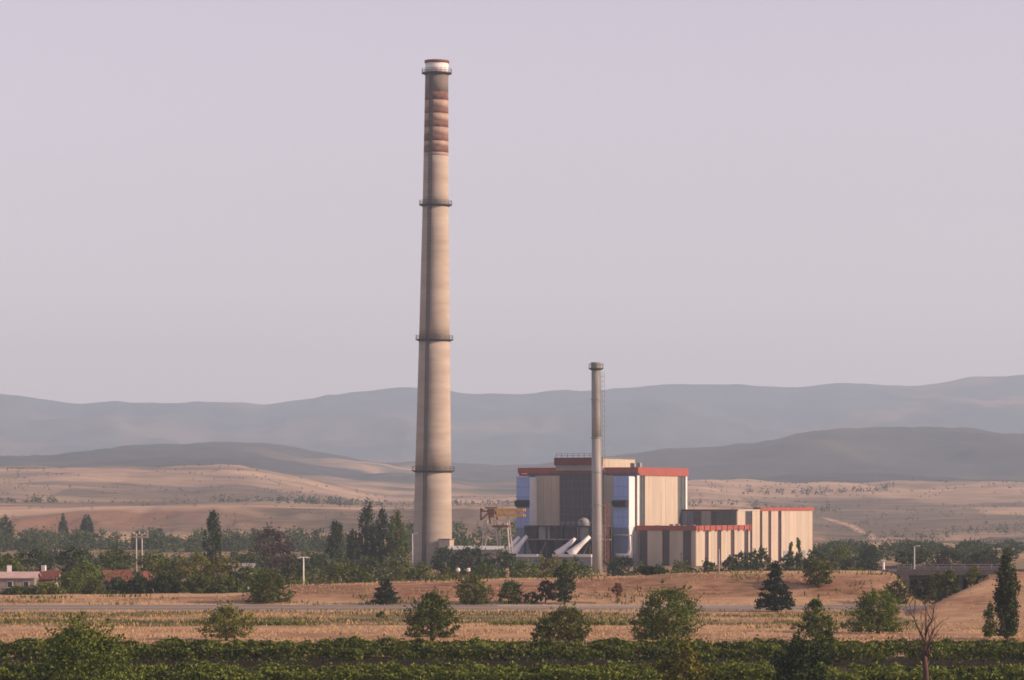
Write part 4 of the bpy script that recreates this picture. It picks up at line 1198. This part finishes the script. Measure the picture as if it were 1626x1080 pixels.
tb.build('trunk', M['bare_bark'], dt, True)
br_m.build('branches', M['bare_bark'], dt, True)

# --- trees between road and station, each its own
MID = [
 # px, ytop, w, d, kind, leaf, label
 (338, 814, 34, 760, 'poplar', 'dark', 'lone tall poplar rising above yellow green bushes', 'poplar_tree'),
 (432, 841, 84, 770, 'dome', 'purple', 'large dark purplish round tree behind the white lamp', 'round_tree'),
 (534, 826, 34, 800, 'poplar', 'dark', 'shorter twin tipped poplar standing apart before the poplar group', 'poplar_tree'),
 (561, 842, 26, 805, 'poplar', 'dark', 'smallest poplar tucked against the tallest one', 'poplar_tree'),
 (584, 800, 44, 810, 'poplar', 'dark', 'tallest poplar of the group by the tall chimney', 'poplar_tree'),
 (608, 807, 34, 812, 'poplar', 'dark', 'middle poplar of the group by the tall chimney', 'poplar_tree'),
 (630, 810, 38, 806, 'poplar', 'green', 'greener poplar of the group next to the tall chimney', 'poplar_tree'),
 (272, 884, 60, 575, 'round', 'olive', 'olive bush with dark foot at the left end of the sunlit bushes', 'bush'),
 (312, 880, 58, 572, 'round', 'yellow', 'sunlit yellow green bush below the lone poplar', 'bush'),
 (352, 884, 58, 570, 'round', 'yellow', 'sunlit yellow green bush right below the white shed', 'bush'),
 (262, 912, 46, 556, 'bush', 'dark', 'low dark bush below the olive bush', 'bush'),
 (318, 914, 52, 556, 'bush', 'green', 'low green bush below the yellow green pair', 'bush'),
 (365, 916, 44, 556, 'bush', 'green', 'low green bush left of the roadside rounded bush', 'bush'),
 (184, 918, 42, 556, 'bush', 'dark', 'dark bush in front of the red roofed cottage', 'bush'),
 (222, 916, 44, 556, 'bush', 'dark', 'dark bush in front of the tiny hut', 'bush'),
 (140, 890, 52, 585, 'round', 'green', 'green tree between the farmhouse and the red roofed cottage', 'round_tree'),
 (112, 908, 52, 565, 'bush', 'green', 'green bush right before the dark red farmhouse', 'bush'),
 (74, 926, 50, 553, 'bush', 'olive', 'olive bush under the farmhouse roof', 'bush'),
 (30, 932, 48, 553, 'bush', 'green', 'green bush before the barn wall', 'bush'),
 (148, 922, 40, 554, 'bush', 'olive', 'olive bush between the farm and the cottage, by the road bank', 'bush'),
 (118, 868, 60, 640, 'round', 'dark', 'dark tree behind the farmhouse', 'round_tree'),
 (52, 872, 76, 650, 'round', 'dark', 'broad dark tree behind the barn', 'round_tree'),
 (12, 880, 60, 640, 'round', 'green', 'green tree behind the barn chimney', 'round_tree'),
 (180, 872, 62, 660, 'round', 'green', 'green tree behind the red roofed cottage', 'round_tree'),
 (240, 878, 50, 650, 'round', 'olive', 'olive tree at the foot of the twin legged power pole', 'round_tree'),
 (392, 899, 52, 570, 'bush', 'green', 'green bush in front of the little white shed', 'bush'),
 (395, 880, 60, 700, 'round', 'grey', 'grey green tree behind the white shed', 'round_tree'),
 (470, 888, 54, 640, 'round', 'dark', 'dark tree behind the white street lamp', 'round_tree'),
 (508, 882, 54, 660, 'round', 'grey', 'grey green tree right of the white street lamp', 'round_tree'),
 (545, 890, 56, 610, 'bush', 'olive', 'olive bush below the twin tipped poplar', 'bush'),
 (590, 888, 56, 640, 'bush', 'grey', 'grey green bush below the tallest poplar', 'bush'),
 (632, 886, 56, 660, 'bush', 'olive', 'olive bush left of the tall chimney foot', 'bush'),
 (574, 902, 44, 575, 'bush', 'green', 'green bush on the far side of the pale bank', 'bush'),
 (668, 898, 50, 640, 'bush', 'green', 'green bush just before the tall chimney', 'bush'),
 (706, 870, 46, 780, 'round', 'dark', 'dark bush at the right foot of the tall chimney', 'bush'),
 (746, 869, 74, 760, 'bush', 'dark', 'dark bush in front of the low shed', 'bush'),
 (796, 874, 62, 750, 'bush', 'dark', 'dark bush below the yellow gantry crane', 'bush'),
 (712, 900, 52, 600, 'bush', 'olive', 'olive bush above the two ball lamps', 'bush'),
 (772, 898, 50, 620, 'bush', 'green', 'green bush below the low shed, near the ball lamps', 'bush'),
 (836, 886, 66, 640, 'bush', 'green', 'green bush below the left pair of white ducts', 'bush'),
 (878, 885, 70, 620, 'bush', 'yellow', 'yellowish bush below the white sloping ducts', 'bush'),
 (914, 888, 50, 640, 'bush', 'green', 'green bush left of the slim chimney foot', 'bush'),
 (985, 886, 44, 720, 'bush', 'dark', 'dark bush below the white bent pipe', 'bush'),
 (1016, 894, 30, 600, 'bush', 'olive', 'small olive bush at the corner of the front hall', 'bush'),
 (1080, 893, 60, 640, 'bush', 'olive', 'low olive scrub before the shaded front of the hall', 'bush'),
 (1124, 892, 40, 640, 'bush', 'dark', 'low dark scrub before the sunlit side of the front hall', 'bush'),
 (1182, 876, 44, 700, 'round', 'dark', 'dark tree before the sunlit turbine hall slits', 'round_tree'),
 (1207, 872, 40, 720, 'round', 'dark', 'dark tree before the turbine hall, beside the thin poplars', 'round_tree'),
 (1160, 884, 40, 680, 'bush', 'dark', 'dark bush before the end of the front hall', 'bush'),
 (1256, 858, 13, 700, 'poplar', 'green', 'left of two thin poplars before the turbine hall', 'poplar_tree'),
 (1268, 854, 14, 702, 'poplar', 'green', 'right of two thin poplars before the turbine hall', 'poplar_tree'),
 (1252, 880, 36, 680, 'bush', 'dark', 'dark bush at the feet of the two thin poplars', 'bush'),
 (1296, 874, 46, 720, 'round', 'dark', 'dark tree beyond the end of the turbine hall', 'round_tree'),
 (1336, 870, 52, 760, 'round', 'green', 'green tree right of the turbine hall', 'round_tree'),
 (1380, 866, 36, 860, 'round', 'dark', 'small bluish dark tree above the bank, left of the white post', 'round_tree'),
 (1365, 880, 60, 740, 'bush', 'dark', 'dark scrub behind the bank crest, left of the white post', 'bush'),
 (1440, 876, 38, 720, 'round', 'dark', 'dark tree just left of the bridge lamp post', 'round_tree'),
 (1468, 872, 34, 760, 'round', 'grey', 'grey green tree right of the bridge lamp post', 'round_tree'),
 (1504, 872, 46, 780, 'umbrella', 'dark', 'flat topped dark tree above the bridge deck', 'round_tree'),
 (1546, 880, 44, 800, 'bush', 'dark', 'dark hedge like bush above the bridge, toward the tall columnar tree', 'bush'),
 (1500, 890, 60, 660, 'bush', 'purple', 'dull purplish scrub directly above the bridge', 'bush'),
 (1552, 892, 60, 660, 'bush', 'purple', 'dull purplish scrub between bridge and tall columnar tree', 'bush'),
 (1462, 918, 60, 552, 'bush', 'dark', 'dark bush seen through the underpass beyond the abutment', 'bush'),
 (1510, 916, 60, 556, 'bush', 'dark', 'dark bush seen through the underpass by the ramp', 'bush'),
 (1572, 872, 40, 800, 'round', 'dark', 'dark tree behind the ramp crest', 'round_tree'),
 (100, 818, 18, 1290, 'poplar', 'grey', 'hazy far poplar, left one of the distant pair', 'poplar_tree'),
 (138, 816, 22, 1290, 'poplar', 'grey', 'hazy far poplar, right one of the distant pair', 'poplar_tree'),
 (8, 820, 26, 1200, 'poplar', 'grey', 'hazy far poplar cut by the left edge', 'poplar_tree'),
]
for px, yt, w, d, kind, leaf, lab, nm in MID:
    big = w*d/F
    plant(nm, px, yt, w, d, kind, leaf, lab, 'poplar' if 'poplar' in nm else ('bush' if nm == 'bush' else 'tree'),
          n=int(min(3400, 500+ 26*w*(2.4 if kind == 'poplar' else 1))), trunk=0.04 if nm == 'bush' else 0.08, nclump=60 if w > 30 else 34)

# --- far woods that read as one mass
def wood(name, label, spots, leaf, seed, per=640, nc=48, ls=4.4):
    rng = np.random.default_rng(seed)
    Vs, Qs, Ts, n0 = [], [], [], 0
    for (px, yt, w, d) in spots:
        x = xat(px, d); z0 = g(x, d); H = max(1.8, zat(yt, d)-z0)
        P, t, C = crown_points('bush' if rng.random() < 0.55 else 'round', w*d/F, H, per, rng, nc, int(px) % 1000, 0.30)
        P = P + np.array([x, d, z0-0.1])
        V, Q = leaf_quads(P, 0.62*ls*d/F, rng)
        Vs.append(V); Qs.append(Q+n0); n0 += len(V); Ts.append(np.repeat(np.clip(t*0.7+0.3*rng.random(), 0, 1), 4))
    o = np_mesh(name, np.concatenate(Vs), np.concatenate(Qs), LEAF[leaf], attrs={'tint': np.concatenate(Ts)})
    return tag(o, label, 'wood', None, 'stuff')
rw = random.Random(5)
wood('woods', 'hazy bluish wood on the plain behind the farm buildings', [(rw.uniform(-260, 560), rw.uniform(838, 862), rw.uniform(24, 46), rw.uniform(1150, 1295)) for _ in range(150)], 'grey', 61)  # grey leaf colour adds to the haze over this wood
wood('woods', 'lighter green wood in front of the hazy one', [(rw.uniform(-200, 660), rw.uniform(872, 890), rw.uniform(26, 44), rw.uniform(760, 960)) for _ in range(80)], 'grey', 62)
wood('woods', 'low wood between the tall chimney and boiler house', [(rw.uniform(640, 880), rw.uniform(826, 858), rw.uniform(26, 46), rw.uniform(980, 1260)) for _ in range(40)], 'grey', 63)
wood('woods', 'low hazy wood to the right of the turbine hall', [(rw.uniform(1270, 1900), rw.uniform(858, 872), rw.uniform(26, 52), rw.uniform(940, 1290)) for _ in range(85)], 'dark', 64)
wood('scrub', 'undergrowth behind the road bank', [(rw.uniform(-60, 1440), rw.uniform(898, 914), rw.uniform(22, 40), rw.uniform(575, 660)) for _ in range(90)], 'olive', 65, 150)
# dark dots of scrub on the tan hills
sp = []
while len(sp) < 1500:
    d = rw.uniform(1560, 3250); px = rw.uniform(-300, 1950)
    if rw.random() > float(fbm(np.array([px/170]), np.array([d/300]), 3, 201)[0])*1.5-0.35: continue
    x = xat(px, d)
    sp.append((px, HZ-(g(x, d)+rw.uniform(1.2, 3.0)-CAMZ)*F/d, rw.uniform(4, 11)*1900/d, d))
wood('scrub', 'dark scattered scrub on the tan hills', sp, 'dark', 66, 46, 6, 1.4)
# tree rows along field edges on the hills
sp = []
for (pa, pb, d0, d1, k) in ((0, 95, 2050, 2150, 26), (330, 620, 2250, 2450, 60), (430, 560, 2050, 2100, 22), (1180, 1420, 2900, 3050, 50), (1090, 1330, 2350, 2500, 26), (1350, 1640, 1700, 1900, 40), (640, 860, 2600, 2900, 50)):
    for i in range(k):
        px = rw.uniform(pa, pb); d = d0+(d1-d0)*(px-pa)/(pb-pa)+rw.uniform(-25, 25); x = xat(px, d)
        sp.append((px, HZ-(g(x, d)+rw.uniform(2.5, 6)-CAMZ)*F/d, rw.uniform(8, 18)*1900/d, d))
wood('scrub', 'hazy tree rows along the field edges of the tan hills', sp, 'dark', 67, 110, 12, 2.0)

# ------------------------------------------------------------------ vineyard and dry grass
def vines(name, label, rows, seed, per_m):
    rng = np.random.default_rng(seed)
    Ps, Ts = [], []
    for d in rows:
        L = 170.0
        n = int(L*per_m)
        x = rng.uniform(-L/2, L/2, n)
        u = rng.uniform(0, 1, n)
        hgt = 1.6 + 0.5*(vnoise(x/0.9, x*0+d, seed)-0.5)*2 + 0.5*(vnoise(x/5, x*0+d, seed+1)-0.5)
        z = 0.6 + (hgt-0.6)*(1-(1-u)**1.5*0.98)
        z = z + (rng.uniform(0, 1, n) < 0.05)*rng.uniform(0, 0.45, n)
        y = d + rng.normal(0, 0.27, n)*(1.1-0.5*u) + 0.2*(vnoise(x/3, x*0+d, seed+2)-0.5)
        keep = (vnoise(x/1.3, z*1.4+d, seed+3) > 0.40) | (z > 1.45)
        z0 = gz(x, y)
        Ps.append(np.stack([x, y, z+z0], -1)[keep])
        plantid = np.floor(x/1.2)
        tone = _hash(plantid, plantid*0+int(d), seed)
        Ts.append(np.clip(0.55*tone+0.45*rng.uniform(0, 1, n), 0, 1)[keep])
    P = np.concatenate(Ps); t = np.concatenate(Ts)
    V, Q = leaf_quads(P, 0.22, rng, 0.5)
    return tag(np_mesh(name, V, Q, LEAF['vine'], attrs={'tint': np.repeat(t, 4)}), label, 'vineyard', None, 'stuff')
vines('vineyard', 'farther block of leafy vine rows along the dry field', [309.4, 312.0, 314.6, 317.2, 319.8, 322.4, 325.0, 327.6], 301, 230)
vines('vineyard', 'nearer block of leafy vine rows along the bottom', [262.0, 264.6, 267.2, 269.8, 272.4, 275.0, 277.6], 302, 230)
# vine posts and stems under the leaves
ps = MB()
for d in (262.0, 269.8, 277.6, 309.4, 314.6, 327.6):
    for i in range(44):
        x_ = -85+i*3.95+((d*7) % 2)
        z_ = g(x_, d)
        ps.box(x_-0.04, x_+0.04, d-0.04, d+0.04, z_-0.2, z_+1.6)
tag(ps.build('vine_posts', M['bare_bark']), 'grey wooden posts among the vine rows', 'posts', None, 'stuff')

def blades(name, label, n, xr, dr, hgt, leaf, seed, mask=None, wid=0.09):
    rng = np.random.default_rng(seed)
    d = rng.uniform(*dr, n)
    x = rng.uniform(-1, 1, n)*xr*d/450.0
    k = fbm(x/6, d/3, 3, seed) > 0.46
    if mask is not None: k &= mask(x, d)
    x, d = x[k], d[k]; n = len(x)
    z = gz(x, d)
    h = hgt*rng.uniform(0.4, 1.3, n)*(0.6+0.8*fbm(x/9, d/5, 2, seed+3))
    a = rng.uniform(0, np.pi, n)
    dx_, dy_ = np.cos(a)*wid, np.sin(a)*wid
    lx_, ly_ = rng.normal(0, 0.35, n)*h, rng.normal(0, 0.35, n)*h
    V = np.stack([np.stack([x-dx_, d-dy_, z-0.03], -1), np.stack([x+dx_, d+dy_, z-0.03], -1), np.stack([x+lx_, d+ly_, z+h], -1)], 1).reshape(-1, 3)
    Q = np.arange(3*n).reshape(n, 3)
    t = np.repeat(rng.uniform(0, 1, n), 3)
    return tag(np_mesh(name, V, Q, LEAF[leaf], attrs={'tint': t}), label, 'grass', None, 'stuff')
notroad = lambda x, d: ((d < 476) | (d > 501)) & ~((x > 50) & (d > 425) & (d < 500) & (vnoise(x*0.9, d*0.5, 9) > 0.33))
blades('grass', 'dry straw grass of the field and banks', 100000, 85, (333, 535), 0.24, 'straw', 401, notroad)
blades('grass', 'greener weeds scattered in the dry field', 36000, 85, (404, 474), 0.40, 'olive', 402, lambda x, d: (fbm(x/22, d/8, 3, 77) > 0.5) & (x < 50))
blades('weeds', 'dark weeds along the road banks', 9000, 85, (501, 532), 0.7, 'olive', 403, lambda x, d: fbm(x/10, d/6, 3, 78) > 0.58, 0.14)
blades('weeds', 'thin dark line of weeds across the dry field', 9000, 85, (415.5, 418.5), 0.5, 'olive', 404, lambda x, d: (x > -32) & (x < 45), 0.11)
